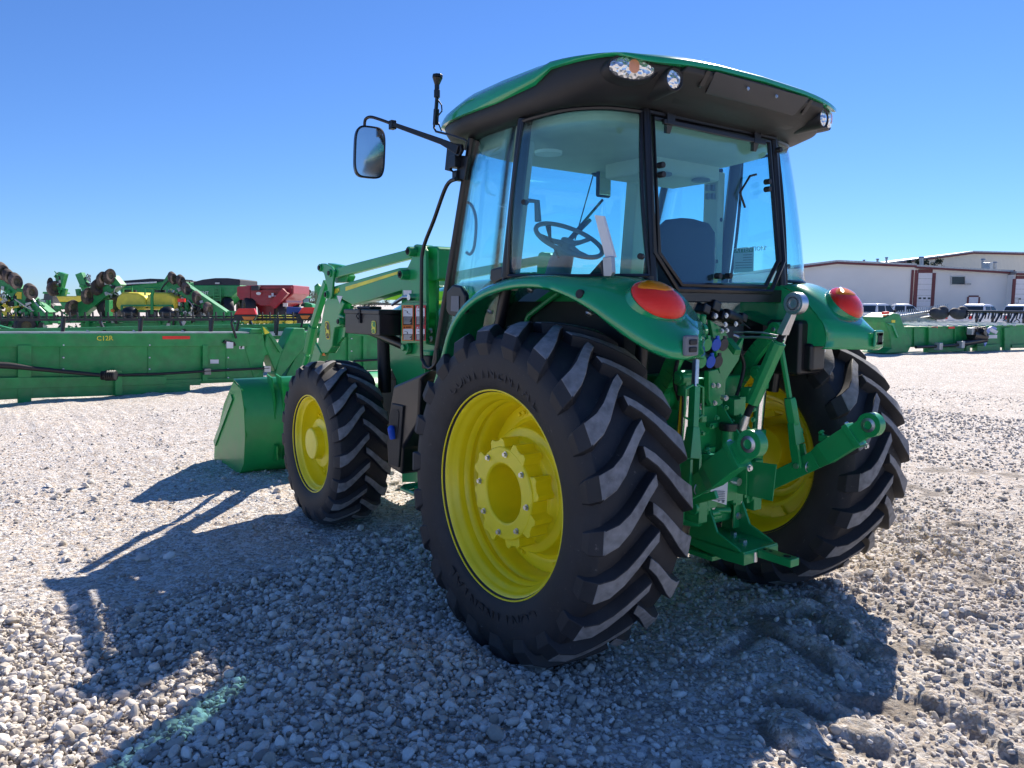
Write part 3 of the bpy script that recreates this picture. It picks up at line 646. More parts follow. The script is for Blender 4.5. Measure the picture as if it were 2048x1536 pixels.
# lift arms
for sg in (-1, 1):
    b = MB(); pth = catmull([V((sg*.275,-.16,1.10)), V((sg*.275,-.24,1.18)), V((sg*.285,-.31,1.30)), V((sg*.29,-.40,1.40)), V((sg*.29,-.43,1.425))], 4)
    for i in range(len(pth)-1): b.beam(pth[i], pth[i+1], .035, .085-.03*i/len(pth), (0,-1,0), h2=.085-.03*(i+1)/len(pth))
    for dx in (-.022, .022): b.cyl((sg*.29+dx-.011,-.435,1.425),(sg*.29+dx+.011,-.435,1.425),.036,n=24)
    b.build('lift_arm', M['green'], T, bevel=.006)
    MB().cyl((sg*.29-.042,-.435,1.425),(sg*.29+.042,-.435,1.425),.011,n=12).build('lift_arm_pin', M['steel'], T, bevel=.002)
    # lift cylinder
    b = MB(); top, bot = V((sg*.275,-.365,1.135)), V((sg*.275,-.335,.55))
    mid = top*.62+bot*.38
    b.cyl(mid+V((0,0,-.0)), bot, .037, n=28); b.cyl(mid+V((0,0,.02)), mid-V((0,0,.03)), .042, n=28); b.cyl(top+V((0,0,.0)), top+V((0,0,.05)), .036, n=24)
    b.box(top+V((0,0,.075)), (.06,.06,.06)); b.cyl(top+V((-.05,0,.08)), top+V((.05,0,.08)), .034, n=24); b.cyl(top+V((-.055,0,.08)), top+V((.055,0,.08)), .02, n=12)
    lc = b.build('lift_cylinder', M['green'], T, bevel=.005)
    MB().cyl(top, mid, .027, n=28).build('chrome_rod', M['chrome'], lc)
    # lift rod from lift arm down to the lower arm
    pin = V((sg*.40,-.52,.765)); tp = V((sg*.29,-.435,1.425)); d = (pin-tp)
    b = MB()
    b.tube([tp, tp+d*.02], .03, n=12)
    if sg > 0:
        b.tube([tp+d*.03, tp+d*.50], .0145, n=6); b.tube([tp+d*.50, tp+d*.53, tp+d*.66, tp+d*.70], [.028,.031,.031,.026], n=6)
        b.beam(tp+d*.68, tp+d*.84, .05, .036, (0,1,0), .072, .04)
        for s2 in (-1, 1): b.beam(tp+d*.84+V((s2*.026,0,0)), pin+V((s2*.026,0,-.01)), .016, .045, (0,1,0))
        b.tube([tp+d*.72+V((.03,0,0)), tp+d*.74+V((.055,0,0)), tp+d*.76+V((.055,0,0)), tp+d*.78+V((.03,0,0))], .008, n=6)
    else:
        b.cyl(tp+d*.04, tp+d*.18, .034, n=20); b.beam(tp+d*.36, tp+d*.62, .034, .034, (0,1,0)); b.beam(tp+d*.62, tp+d*.82, .04, .04, (0,1,0), .075, .05)
        for s2 in (-1, 1): b.beam(tp+d*.82+V((s2*.028,0,0)), pin+V((s2*.028,0,-.02)), .016, .05, (0,1,0))
        k = tp+d*.46
        b.tube([k+V((-.012,0,.075)), k+V((-.055,0,.06)), k+V((-.06,0,-.06)), k+V((-.012,0,-.08))], .0065, n=8)
        b.tube([k+V((.012,0,.075)), k+V((.055,0,.06)), k+V((.06,0,-.06)), k+V((.012,0,-.08))], .0065, n=8)
    lr = b.build('lift_rod', M['green'], T, bevel=.004)
    if sg < 0: MB().beam(tp+d*.18, tp+d*.37, .024, .024, (0,1,0)).build('rod_screw', M['steel'], lr, bevel=.004)
    b = MB(); b.cyl(pin+V((-.045,-.0,0)), pin+V((.045,0,0)), .013, n=14); b.bolt(pin+V((0,-.035,0)), (0,-1,0), .014, .012); b.tube([pin+V((.026*math.cos(a),-.044,.026*math.sin(a))) for a in [2*math.pi*i/20 for i in range(20)]], .0028, n=6, closed=True); b.box(pin+V((.026,-.04,.012)), (.03,.004,.028)); b.build('linch_pin', M['steel'], lr)
    # lower link arm
    end = V((sg*.43,-.845,1.005)); fr0 = V((sg*.33,.02,.40)); k1 = V((sg*.405,-.60,.808)); k0 = V((sg*.40,-.50,.742))
    b = MB(); b.beam(fr0, k0, .028, .082); b.beam(k0, k1, .028, .082, h2=.088)
    k2 = end+(k1-end)*.30
    b.beam(k1, k1+(k2-k1)*.25, .028, .088, w2=.062, h2=.105); b.beam(k1+(k2-k1)*.25, k2, .062, .105)
    dd = (end-k1).normalized()
    b.beam(k2-dd*.012, k2+dd*.014, .078, .118); b.beam(k2, end, .044, .088)
    b.cyl(end+V((-.024,0,0)), end+V((.024,0,0)), .056, n=36)
    nrm = V((0,-dd.z,dd.y)); nrm = nrm if nrm.z > 0 else -nrm
    q = k1+(k2-k1)*.42+nrm*.06; b.box(q, (.034,.05,.03)); b.cyl(q, q+nrm*.032, .007, n=10); b.cyl(q+nrm*.03, q+nrm*.042, .016, .013, n=12)
    la = b.build('lower_link_arm', M['green'], T, bevel=.006)
    b = MB(); b.lathe(end, (1,0,0), [(.020,-.030),(.033,-.027),(.033,.027),(.020,.030),(.017,0)], n=32, closed=True); b.build('ball_socket', M['steel'], la)
    b = MB(); b.bolt(k2+dd*.004+V((0,0,0))-nrm*.055+V((0,-.02,0)), (0,-1,0), .010, .012); b.bolt(k2+nrm*.062, nrm, .009, .008); b.build('arm_bolts', M['steel'], la)
# top link
b = MB(); e1, e0 = V((.0,-.72,1.548)), V((0,-.47,.985)); d = e0-e1
b.cyl(e1+d*.30, e1+d*.80, .033, n=8); b.cyl(e1+d*.29, e1+d*.31, .022, n=16)
tl = b.build('top_link', M['green'], T, bevel=.004)
b = MB(); b.beam(e1+d*.06, e1+d*.235, .030, .034, (1,0,0), .032, .05); b.cyl(e1+V((-.022,0,0)), e1+V((.022,0,0)), .0475, n=40)
b.tube([e1+d*.90, e1+d*.955, e0+V((0,.0,-.01)), e0+V((.0,.03,-.03))], [.015,.022,.024,.016], n=12); b.build('link_eye', M['steel'], tl, bevel=.003)
b = MB(); b.lathe(e1, (1,0,0), [(.016,-.026),(.024,-.026),(.024,-.022),(.028,-.022),(.028,-.026),(.034,-.026),(.034,.026),(.016,.026)], n=36, closed=True); b.build('link_ball', M['galv'], tl)
b = MB()
for t0, t1 in ((.225,.30),(.80,.905)):
    n_ = 22; pts = [e1+d*(t0+(t1-t0)*i/n_) for i in range(n_+1)]; b.tube(pts, [.0165 if i % 2 else .0145 for i in range(n_+1)], n=14)
b.build('link_thread', M['dark'], tl)
b = MB(); a_ = at(1467,670,X=0.0); b_ = e1+d*.31
b.tube([a_, a_+V((.02,-.02,-.01)), (a_+b_)/2+V((0,-.03,.01)), b_+V((0,-.03,.02))], .0055, n=8); b.tube([a_+V((0,0,.015)), (a_+b_)/2+V((0.01,-.03,.03)), b_+V((0,-.03,.03)), b_+V((.03,-.02,.05)), b_+V((.04,0,.0))], .004, n=8); b.build('link_retainer_spring', M['steel'], tl)
# top link bracket (two cheeks) under the rockshaft
for x in (-.045, .045):
    MB().prism([(x,-.36,1.10),(x,-.40,1.06),(x,-.52,.92),(x,-.52,.86),(x,-.38,.80),(x,-.34,.80)], (.010,0,0)).build('top_link_bracket', M['green'], T, bevel=.003)
# remote valve stack bracket and couplers
b = MB(); pl = lambda pts, Y: [at(x, y, Y=Y) for x, y in pts]
b.prism(pl([(1420,640),(1450,660),(1470,700),(1490,670),(1478,720),(1452,760),(1450,800),(1420,800),(1418,770),(1440,745),(1430,690)], -.36), (0,.02,0)); o = b.build('valve_bracket', M['green'], T, bevel=.003)
b = MB(); b.prism(pl([(1418,742),(1436,738),(1446,760),(1446,806),(1440,812),(1424,812),(1418,800)], -.40), (0,.03,0)); b.build('coupler_bracket', M['green'], T, bevel=.004)
b = MB()
for x, y in ((1426,771),(1436,771),(1429,806)): b.bolt(at(x,y,Y=-.402), (0,-1,0), .009, .010)
for x, y in ((1443,662),(1453,661)): b.bolt(at(x,y,Y=-.372), (0,-1,0), .008, .010)
b.build('bracket_bolts', M['steel'], o)
hv = MB()
for (x, y, s_) in ((1395,618,.05),(1415,612,.055),(1432,632,.05),(1455,640,.055),(1470,635,.045),(1410,632,.04)):
    q = at(x, y, Y=-.30); hv.box(q, (s_,.12,s_*.9), Matrix.Rotation(R(20), 3, 'Y'))
hv.cyl(at(1408,610,Y=-.28), at(1418,600,Y=-.25), .016, n=12); hv.cyl(at(1450,628,Y=-.36), at(1478,640,Y=-.34), .028, n=16)
vb = hv.build('hydraulic_valves', M['trim'], T, bevel=.008)
b = MB()
for x, y in ((1431,632),(1452,631),(1450,649),(1471,648)): b.bolt(at(x,y,Y=-.385), (0,-1,0), .009, .008)
b.build('valve_screws', M['steel'], vb)
for x, y in ((1392,630),(1405,632)):
    q = at(x,y,Y=-.36); b = MB(); b.cyl(q, q+V((0,0,-.07)), .017, n=16); b.sphere(q, .018, 8, (1,1,.5)); b.build('filler_cap', M['green'], T)
for row, (y0, y1) in enumerate(((672,706),(709,737))):
    for k, (x, mt_) in enumerate(((1413,'green'),(1429,'blue'),(1444,'brown'))):
        x -= row*11 - (2 if k else 0); q = at(x, (y0+y1)/2, Y=-.47+row*.02)
        b = MB(); n_ = V((-.55,-1,-.12)).normalized(); up = V((.25,0,1)); up = (up-n_*up.dot(n_)).normalized(); sx = up.cross(n_)
        ring_ = [q+(sx*.021*math.cos(2*math.pi*i/20)+up*.029*math.sin(2*math.pi*i/20)) for i in range(20)]
        b.prism(ring_, n_*.012); b.box(q+up*.031, (.018,.012,.018)); b.build('coupler_cap', M[mt_], T, bevel=.003)
        MB().cyl(q+V((0,.01,0)), q+V((0,.09,.02)), .017, n=16).build('coupler', M['steel'], T, bevel=.003)
b = MB(); b.tube([at(x,y,Y=Y_) for x,y,Y_ in ((1395,660,-.3),(1403,690,-.32),(1396,720,-.34),(1385,760,-.33))], .011, n=8); b.tube([at(1465,650,Y=-.36), at(1478,640,Y=-.38), at(1500,657,Y=-.40)], .003, n=6); b.build('hydraulic_hose', M['black'], T)
# U channel pointing back near the valve
b = MB(); b.beam(at(1455,680,Y=-.36), at(1475,705,Y=-.44), .035, .03); b.build('sensor_arm', M['green'], T, bevel=.004)
# PTO cap, shield and drawbar support
b = MB(); q = V((-.045,-.43,.965)); b.cyl(q, q+V((0,-.0,.035)), .043, n=28); b.build('black_cap', M['trim'], T, bevel=.004)
MB().cyl(V((-.045,-.43,.88)), V((-.045,-.43,.968)), .032, n=24).build('filler_neck', M['green'], T, bevel=.003)
b = MB(); b.prism([at(x,y,X=.075) for x,y in ((1491,921),(1553,929),(1545,1003),(1490,990))], (.006,0,0)); b.prism([at(x,y,X=.06) for x,y in ((1465,905),(1494,921),(1492,990),(1465,985))], (.012,0,0))
pt = b.build('pto_shield', M['green'], T, bevel=.003)
b = MB(); b.cyl((.01,-.36,.72),(.01,-.46,.72),.019,n=12); b.build('pto_shaft', M['steel'], T)
b = MB()
for q in ((.070,-.47,.865),(.070,-.45,.80)): b.bolt(q, (-1,-.5,0), .011, .012)
b.build('shield_bolts', M['steel'], pt)
b = MB()
for sg in (-1, 1):
    b.prism([(sg*.125,-.30,.64),(sg*.125,-.385,.635),(sg*.125,-.45,.50),(sg*.125,-.57,.455),(sg*.125,-.60,.43),(sg*.125,-.60,.385),(sg*.125,-.50,.38),(sg*.125,-.28,.40)], (-sg*.014,0,0))
    b.boxb((min(sg*.125,sg*.07),-.392,.47),(max(sg*.125,sg*.07),-.38,.635))
b.boxb((-.125,-.60,.432),(.125,-.28,.446)); b.boxb((-.125,-.604,.385),(-.04,-.592,.44)); b.boxb((.05,-.604,.385),(.125,-.592,.44)); b.boxb((-.14,-.44,.36),(.14,-.20,.385))
db = b.build('drawbar_support', M['green'], T, bevel=.005)
b = MB()
for x, z in ((-.098,.605),(.098,.605),(.098,.53)): b.bolt((x,-.393,z), (0,-1,0), .013, .012)
b.cyl((.0,-.50,.446),(.0,-.50,.458),.02,n=6); b.cyl((.06,-.40,.446),(.06,-.40,.458),.016,n=6); b.cyl((-.045,-.60,.39),(-.045,-.60,.435),.012,n=10); b.build('support_bolts', M['steel'], db)
b = MB(); b.beam((.0,-.2,.425),(.0,-.775,.425),.062,.036); dr = b.build('drawbar', M['green'], T, bevel=.004)
b = MB(); b.cyl((0,-.735,.4431),(0,-.735,.4445),.0165,n=20); b.cyl((0,-.65,.4431),(0,-.65,.4445),.008,n=12); b.cyl((0,-.62,.4431),(0,-.62,.4445),.008,n=12); b.build('drawbar_hole', M['dark'], dr)
# label plate, brace bars
b = MB(); pts = [at(x,y,Y=-.42) for x,y in ((1422,972),(1456,963),(1453,1010),(1421,1000))]; lp = b.prism(pts, (0,.004,0)).build('spec_label', M['white'], T)
b = MB()
for i in range(6): b.beam(at(1428,982+i*3.4,Y=-.4245), at(1450,983+i*3.6,Y=-.4245), .001, .003)
b.box(at(1447,1003,Y=-.4245), (.012,.001,.012)); b.box(at(1438,1002,Y=-.4245), (.012,.001,.006)); b.build('label_print', M['grey'], lp)
b = MB(); b.boxb((-.17,-.415,.62),(.055,-.38,.86)); b.boxb((-.17,-.43,.60),(-.15,-.38,.66)); b.cyl((-.10,-.38,.585),(-.02,-.44,.585),.014,n=12); b.cyl((-.12,-.40,.575),(-.05,-.40,.575),.02,n=12); b.build('gearbox_guard', M['green'], T, bevel=.004)
b = MB(); b.beam((-.36,-.10,.52),(-.30,-.58,.73),.02,.035); b.beam((-.29,-.18,.46),(-.38,-.40,.60),.025,.06); b.build('sway_bar', M['green'], T, bevel=.003)
b = MB(); b.beam((.36,-.05,.50),(.16,-.36,.56),.02,.035); b.build('sway_bar', M['green'], T, bevel=.003)

for pts in (((1362,700),(1352,735),(1350,770),(1358,800)),((1478,700),(1488,730),(1480,770),(1470,800)),((1440,745),(1428,775),(1432,820),(1445,850)),((1410,815),(1402,850),(1412,890),(1425,920))):
    b = MB(); b.tube(catmull([at(x,y,Y=-.34) for x, y in pts], 4), .009, n=8); b.build('hydraulic_hose', M['black'], T)
for x, y in ((1437,925),(1444,795),(1395,812),(1460,902),(1389,900)):
    q = at(x, y, Y=-.44); b = MB(); b.cyl(q, q+V((0,-.02,0)), .013, n=12); b.bolt(q+V((0,-.02,0)), (0,-1,0), .010, .010); b.build('hitch_bolt', M['steel'], T)
for x in (-.20, .20):
    b = MB(); b.boxb((x-.03,-.43,.55),(x+.03,-.34,.80)); b.cyl((x-.045,-.40,.62),(x+.045,-.40,.62),.03,n=18); b.build('stabiliser_bracket', M['green'], T, bevel=.006)
# ------------------------------------------------------------------ loader
def plX(px, X, t, name, mt, bevel=.004, parent=None, mirror=True, **k):
    """outline seen on the plane X, given its thickness towards the tractor; mirror also builds the far side's twin"""
    o = None
    for sg in ((-1, 1) if mirror else (-1,)):
        b = MB(); pts = [at(x, y, X=X) for x, y in px]
        if sg > 0: pts = [V((-p.x, p.y, p.z)) for p in pts]
        b.prism(pts, (-sg*t, 0, 0)); q = b.build(name, mt, parent or T, bevel=bevel, **k); o = o or q
    return o
cr = lambda x, y: (620+x/5.12, 480+y/5.12)
# mast
mast = plX([cr(*q) for q in ((1048,80),(1090,42),(1150,50),(1185,110),(1185,420),(1190,640),(1190,1060),(1280,1080),(1260,1200),(1120,1200),(980,1180),(960,1060),(935,1040),(935,640),(945,440),(975,330),(1035,200))], -.56, .022, 'loader_mast', M['green'])
plX([cr(*q) for q in ((1200,60),(1290,62),(1312,90),(1312,400),(1290,418),(1180,418),(1185,110))], -.50, .12, 'mast_head', M['green'], bevel=.012)
plX([cr(*q) for q in ((1190,418),(1300,400),(1295,640),(1280,1080),(1190,1060))], -.46, .02, 'mast_back', M['green'])
plX([cr(*q) for q in ((930,645),(1195,642),(1185,1055),(930,1060))], -.60, .012, 'mast_plate', M['green'])
def at2(p, X): return at(*cr(*p), X=X)
for sg in (-1, 1):
    def Q(p, X=-.56):
        q = at2(p, X); return V((sg*abs(q.x)*(1 if q.x < 0 else -1), q.y, q.z))
    b = MB()
    for p, r1 in (((1080,120),.034),((1000,355),.036)):
        q = Q(p); b.cyl(q+V((-sg*.10,0,0)), q+V((sg*.055,0,0)), r1, r1*.9, n=28); b.cyl(q+V((-sg*.12,0,0)), q+V((0,0,0)), r1*1.35, n=28)
    ms = b.build('mast_pivot', M['green'], T, bevel=.006)
    b = MB()
    for p, r1 in (((1080,120),.022),((1000,355),.024)):
        q = Q(p); b.cyl(q+V((sg*.045,0,0)), q+V((sg*.058,0,0)), r1, n=20); b.bolt(q+V((sg*.058,0,0)), (sg,0,0), .010, .010)
    b.build('pivot_pin', M['dark'], ms)
    # levelling link, boom and front knee
    b = MB(); a, c = Q((1060,140),-.515), Q((285,340),-.515); b.beam(a, c, .045, .062, h2=.075, w2=.05); b.build('levelling_link', M['green'], T, bevel=.008)
bo = plX([cr(*q) for q in ((905,285),(985,280),(1000,420),(940,520),(600,625),(430,665),(240,560),(235,475))], -.535, .085, 'loader_boom', M['green'], bevel=.010)
plX([cr(*q) for q in ((235,475),(350,650),(300,760),(345,780),(340,880),(250,900),(235,1000),(225,1090),(180,1160),(60,1160),(95,950),(150,640))], -.53, .075, 'boom_knee', M['green'], bevel=.010)
plX([cr(*q) for q in ((300,760),(400,700),(415,670),(380,800),(350,1000),(330,1000),(250,1100),(225,1090),(240,950))], -.49, .03, 'boom_gusset', M['green'])
plX([cr(*q) for q in ((95,262),(112,240),(150,240),(215,270),(250,320),(240,360),(222,570),(205,604),(165,600),(155,560),(180,500),(140,340),(100,310))], -.56, .018, 'bell_crank', M['green'])
plX([cr(*q) for q in ((180,235),(320,262),(345,290),(395,372),(370,430),(260,440),(230,380))], -.50, .06, 'bell_crank_block', M['green'])
for sg in (-1, 1):
    def Q(p, X=-.56):
        q = at2(p, X); return V((sg*abs(q.x), q.y, q.z))
    b = MB()
    for p in ((108,285),(208,340),(172,560),(305,835)):
        q = Q(p); b.cyl(q+V((-sg*.02,0,0)), q+V((sg*.012,0,0)), .030, n=24)
    cb = b.build('crank_pivot', M['green'], T, bevel=.004)
    b = MB()
    for p in ((108,285),(208,340),(172,560),(305,835)):
        q = Q(p); b.cyl(q+V((sg*.012,0,0)), q+V((sg*.02,0,0)), .018, n=16)
    b.build('crank_pin', M['dark'], cb)
    # bucket link / cylinder at the front
    b = MB(); a, c = Q((175,430),-.52), Q((28,900),-.52); e = Q((-25,1180),-.52)
    b.beam(a, c, .05, .055); b.tube([c+(a-c)*.04, c+(e-c)*.9], .042, n=8); e2 = V((sg*.5,4.1,.55)); b.tube([e, e2], .024, n=10)
    b.build('bucket_cylinder', M['green'], T, bevel=.006)
    b = MB(); lo0 = Q((130,1100),-.50); b.beam(lo0, (sg*.50,3.95,.30), .08, .14, h2=.10); b.build('lower_boom', M['green'], T, bevel=.01)
    # lift cylinder from the mast foot to the knee
    b = MB(); b.tube([Q((1000,1090),-.50), Q((560,900),-.50)], .036, n=20); b.tube([Q((560,900),-.50), Q((320,860),-.50)], .018, n=14); b.build('loader_lift_cylinder', M['trim'], T)
# lettering and emblem
def ltr(body, size, p, q, name, mt, X, bold=0, **k):
    a, b_ = at(*p, X=X), at(*q, X=X); return text(body, size, a, b_-a, (0,0,1), name, mt, bo, bold=bold, **k)
ltr('540M', .052, (667,589), (686,581), 'boom_lettering', M['decalyellow'], -.5366, .01)
st = MB(); st.prism([at(*cr(*q), X=-.5362) for q in ((365,480),(898,322),(895,350),(365,522))], (-.0015,0,0)); st.build('boom_stripe', M['decalyellow'], bo)
wt = MB(); wt.prism([at(*cr(*q), X=-.5362) for q in ((275,570),(335,575),(305,650))], (-.0015,0,0)); wt.build('small_decal', M['white'], bo)
DEER = [(-.46,-.18),(-.40,-.02),(-.22,.06),(.02,.03),(.16,.12),(.20,.26),(.10,.34),(-.02,.42),(.06,.44),(.14,.38),(.12,.50),(.18,.50),(.20,.38),(.26,.33),(.34,.42),(.38,.40),(.30,.30),(.44,.22),(.46,.17),(.32,.15),(.30,.02),(.26,-.08),(.40,-.14),(.46,-.28),(.42,-.30),(.34,-.20),(.16,-.20),(.14,-.34),(.30,-.42),(.28,-.46),(.08,-.40),(.06,-.20),(-.14,-.14),(-.24,-.22),(-.34,-.42),(-.46,-.50),(-.50,-.46),(-.40,-.38),(-.34,-.18),(-.42,-.24)]
def emblem(c, ux, uy, w, h, bgm, fgm, brd, parent, nrm):
    c, ux, uy, nrm = V(c), V(ux).normalized(), V(uy).normalized(), V(nrm).normalized()
    def sh(k, z): return [c+ux*(k*w/2*math.copysign(abs(math.cos(t))**.55, math.cos(t)))+uy*(k*h/2*math.copysign(abs(math.sin(t))**.6, math.sin(t)))+nrm*z for t in [2*math.pi*i/28 for i in range(28)]]
    e = MB().prism(sh(1, .001), nrm*.001).build('emblem', brd, parent)
    MB().prism(sh(.9, .002), nrm*.001).build('emblem_field', bgm, e)
    MB().prism([c+ux*x*w*.85+uy*y*h*.8+nrm*.003 for x, y in DEER], nrm*.001).build('emblem_deer', fgm, e)
emblem(at(*cr(181,925), X=-.53), (0,1,0), (0,.12,1), .095, .145, M['trim'], M['decalyellow'], M['decalyellow'], bo, (-1,0,0))
# toolbox
b = MB(); Xo = -.74
f0 = [at(*cr(*q), X=Xo) for q in ((355,700),(708,722),(712,992),(358,945))]
x0y = (f0[0].y, f0[1].y); zt = (f0[0].z+f0[1].z)/2; zb = (f0[2].z+f0[3].z)/2
b.boxb((Xo, x0y[1], zb), (Xo+.26, x0y[0], zt-.025)); tb = b.build('toolbox', M['trim'], T, bevel=.008)
b = MB(); b.boxb((Xo-.006, x0y[1]-.006, zt-.03), (Xo+.265, x0y[0]+.006, zt)); b.build('lid', M['trim'], tb, bevel=.006)
q = at(*cr(518,780), X=Xo); b = MB(); b.boxb(q-V((.012,.012,.045)), q+V((-.002,.012,.045))); b.tube([q+V((-.014,.008,.02)), q+V((-.026,.01,0)), q+V((-.014,.008,-.02))], .004); b.build('latch', M['black'], tb, bevel=.002)
q = V((Xo+.10, x0y[0]-.2, zt+.01)); b = MB(); b.beam(q+V((0,.13,0)), q+V((0,-.08,0)), .09, .02); b.build('lid_handle', M['black'], tb, bevel=.008)
emblem(at(*cr(653,893), X=Xo-.001), (0,1,0), (0,0,1), .07, .082, M['greenold'], M['decalyellow'], M['decalyellow'], tb, (-1,0,0))
# warning placards on the mast plate
def plate(px, mt, name, par, X=-.612): return MB().prism([at(*cr(*q), X=X) for q in px], (-.0012,0,0)).build(name, mt, par)
mp = mast
for (xa, xb, mt_, X1) in ((945,1060,'orange',0),(1078,1185,'red',0)):
    for (ya, yb) in ((668,878),(880,1032)):
        e = plate(((xa,ya),(xb,ya),(xb,yb),(xa,yb)), M[mt_], 'warning_decal', mp)
        plate(((xa+10,ya+30),(xb-10,ya+30),(xb-10,ya+(yb-ya)*.55),(xa+10,ya+(yb-ya)*.55)), M['white'], 'decal_picture', e, -.6135)
        plate(((xa+10,ya+(yb-ya)*.55),(xb-10,ya+(yb-ya)*.55),(xb-10,yb-8),(xa+10,yb-8)), M['trim'], 'decal_text_field', e, -.6135)
        b = MB()
        for i in range(6):
            yy = ya+(yb-ya)*(.60+.058*i); b.prism([at(*cr(*q), X=-.6148) for q in ((xa+15,yy),(xb-18-(i*7) % 22,yy),(xb-18-(i*7) % 22,yy+4),(xa+15,yy+4))], (-.0008,0,0))
        b.build('decal_lines', M['white'], e)
        b = MB(); c1 = [at(*cr(*q), X=-.6148) for q in ((xa+24,ya+55),(xa+52,ya+60),(xa+60,ya+85),(xb-30,ya+92))]; b.tube(c1, .0014, n=5); b.tube([c1[1], c1[1]+V((0,0,-.012))], .003, n=5); b.build('decal_drawing', M['trim'], e)
        b = MB(); b.prism([at(*cr(*q), X=-.6135) for q in ((xa+12,ya+24),(xa+32,ya+24),(xa+22,ya+6))], (-.0008,0,0)); b.build('decal_triangle', M['trim'] if mt_ == 'orange' else M['white'], e)
        a, b_ = at(*cr(xa+36,ya+22), X=-.6135), at(*cr(xb-10,ya+22), X=-.6135); text('WARNING' if mt_ == 'orange' else 'DANGER', .0145, a, b_-a, (0,0,1), 'decal_heading', M['trim'] if mt_ == 'orange' else M['white'], e, .0004)
plate(((958,515),(1040,515),(1042,590),(960,595)), M['white'], 'blank_label', mp, -.563)
b = MB(); q = at(*cr(1050,585), X=-.57); b.tube([q, q+V((-.01,.10,.0)), q+V((-.01,.20,-.03)), q+V((-.01,.26,-.05))], [.014,.013,.012,.010], n=10); b.cyl(q+V((.02,0,0)), q+V((-.03,0,0)), .022, n=20); b.build('lock_lever', M['steel'], T, bevel=.002)
b = MB()
for p in ((1240,930),(1240,1012)): b.bolt(at(*cr(*p), X=-.56), (-1,0,0), .014, .014)
b.build('mast_bolts', M['steel'], mast)
b = MB(); q = at(*cr(1012,1100), X=-.565); b.cyl(q, q+V((-.03,0,0)), .045, n=24); b.cyl(q+V((-.03,0,0)), q+V((-.05,0,0)), .022, n=16); b.build('frame_pivot', M['green'], T, bevel=.005)
plX([cr(*q) for q in ((900,1000),(1080,1060),(1290,1080),(1300,1170),(1180,1260),(1160,1700),(960,1700),(880,1420),(820,1300),(810,1000))], -.47, .05, 'loader_frame', M['green'], mirror=True)
# filter canister and guard tube
b = MB(); q = at(*cr(1225,1230), X=-.60); b.cyl(q+V((0,0,-.05)), q+V((0,0,.03)), .047, n=28); fc = b.build('oil_filter', M['trim'], T, bevel=.006)
MB().cyl(q+V((0,0,.03)), q+V((0,0,.06)), .052, n=28).build('filter_cap', M['greeng'], fc, bevel=.005)
# long handrail from the filter up to the roof corner
hp = [(912,358),(893,372),(868,440),(846,500),(843,560),(843,700),(846,722),(858,737),(872,726),(874,700)]
b = MB(); b.tube(catmull([at(x, y, X=-.80+(.04 if y > 690 else 0)) for x, y in hp], 5), .0105, n=10); b.build('handrail', M['trim'], T)
b = MB(); b.box(at(916,352,X=-.76), (.05,.04,.05)); b.build('handrail_clamp', M['trim'], T, bevel=.004)
# ------------------------------------------------------------------ mirror arm, antenna
Xm = -.80
b = MB(); m_ = [(917,292),(860,272),(786,248),(760,239),(741,234),(731,238),(728,250)]
pp = [at(917,300,X=-.80), at(885,284,X=-.83), at(787,249,X=-1.0)]
b.beam(pp[0], pp[1], .02, .045, h2=.03); b.beam(pp[1], pp[2], .018, .03, h2=.022)
b.tube(catmull([at(787,249,X=-1.0), at(760,239,X=-1.04), at(741,234,X=-1.07), at(731,239,X=-1.08), at(729,252,X=-1.08)], 5), .0085, n=10)
b.box(at(785,250,X=-1.0), (.03,.035,.045)); ma = b.build('mirror_arm', M['trim'], T, bevel=.003)
b = MB(); b.prism([at(x,y,X=-.80) for x,y in ((893,285),(921,288),(923,300),(917,312),(904,312),(899,338),(904,344),(889,340),(893,300))], (.018,0,0)); b.box(at(912,324,X=-.78), (.05,.06,.06)); b.prism([at(x,y,X=-.77) for x,y in ((916,310),(936,312),(928,360),(912,356))], (.02,0,0)); b.build('mirror_bracket', M['trim'], T, bevel=.003)
mc = at(739,305,X=-1.08); nrm = V((-.10,-1,.02)).normalized(); ux = nrm.cross(V((0,0,1))).normalized(); ux = -ux if ux.x < 0 else ux; uz = V((.05,.0,1)).normalized()
def rr_(w_, h_, z, n=40, pw=4.2): return [mc+ux*(w_/2*math.copysign(abs(math.cos(t))**(2/pw), math.cos(t)))+uz*(h_/2*math.copysign(abs(math.sin(t))**(2/pw), math.sin(t)))+nrm*z for t in [2*math.pi*i/n for i in range(n)]]
b = MB(); b.loft([rr_(.05,.15,-.05), rr_(.14,.24,-.042), rr_(.168,.268,-.015), rr_(.17,.272,.01), rr_(.158,.26,.014), rr_(.150,.252,.008)], cap=True); mh = b.build('side_mirror', M['trim'], T, angle=50)
MB().loft([rr_(.152,.254,.0085), rr_(.08,.14,.0095), rr_(.001,.001,.0098)]).build('mirror_glass', M['mirror'], mh)
b = MB(); q = lambda x, y: at(x, y, X=-.86)
b.tube([q(930,300), q(934,283), q(928,279), q(901,270), q(872,263), q(868,256), q(869,230)], .006, n=8); b.beam(q(871,250), q(873,218), .022, .022); b.beam(q(872,222), q(874,195), .015, .015); b.tube([q(874,195), q(874,180)], .016); b.cyl(q(874,182), q(874,170), .013, .013, n=12); b.cyl(q(874,170), q(875,155), .013, .028, n=8); b.cyl(q(875,155), q(875,149), .028, .026, n=8)
b.tube([q(876,200), q(883,210), q(884,222), q(876,232), q(876,245), q(883,262)], .004, n=6)
an = b.build('beacon_mast', M['trim'], T, bevel=.002)
MB().box(q(870,153)+V((0,-.012,0)), (.02,.012,.008)).build('beacon_led', M['amberlens'], an)
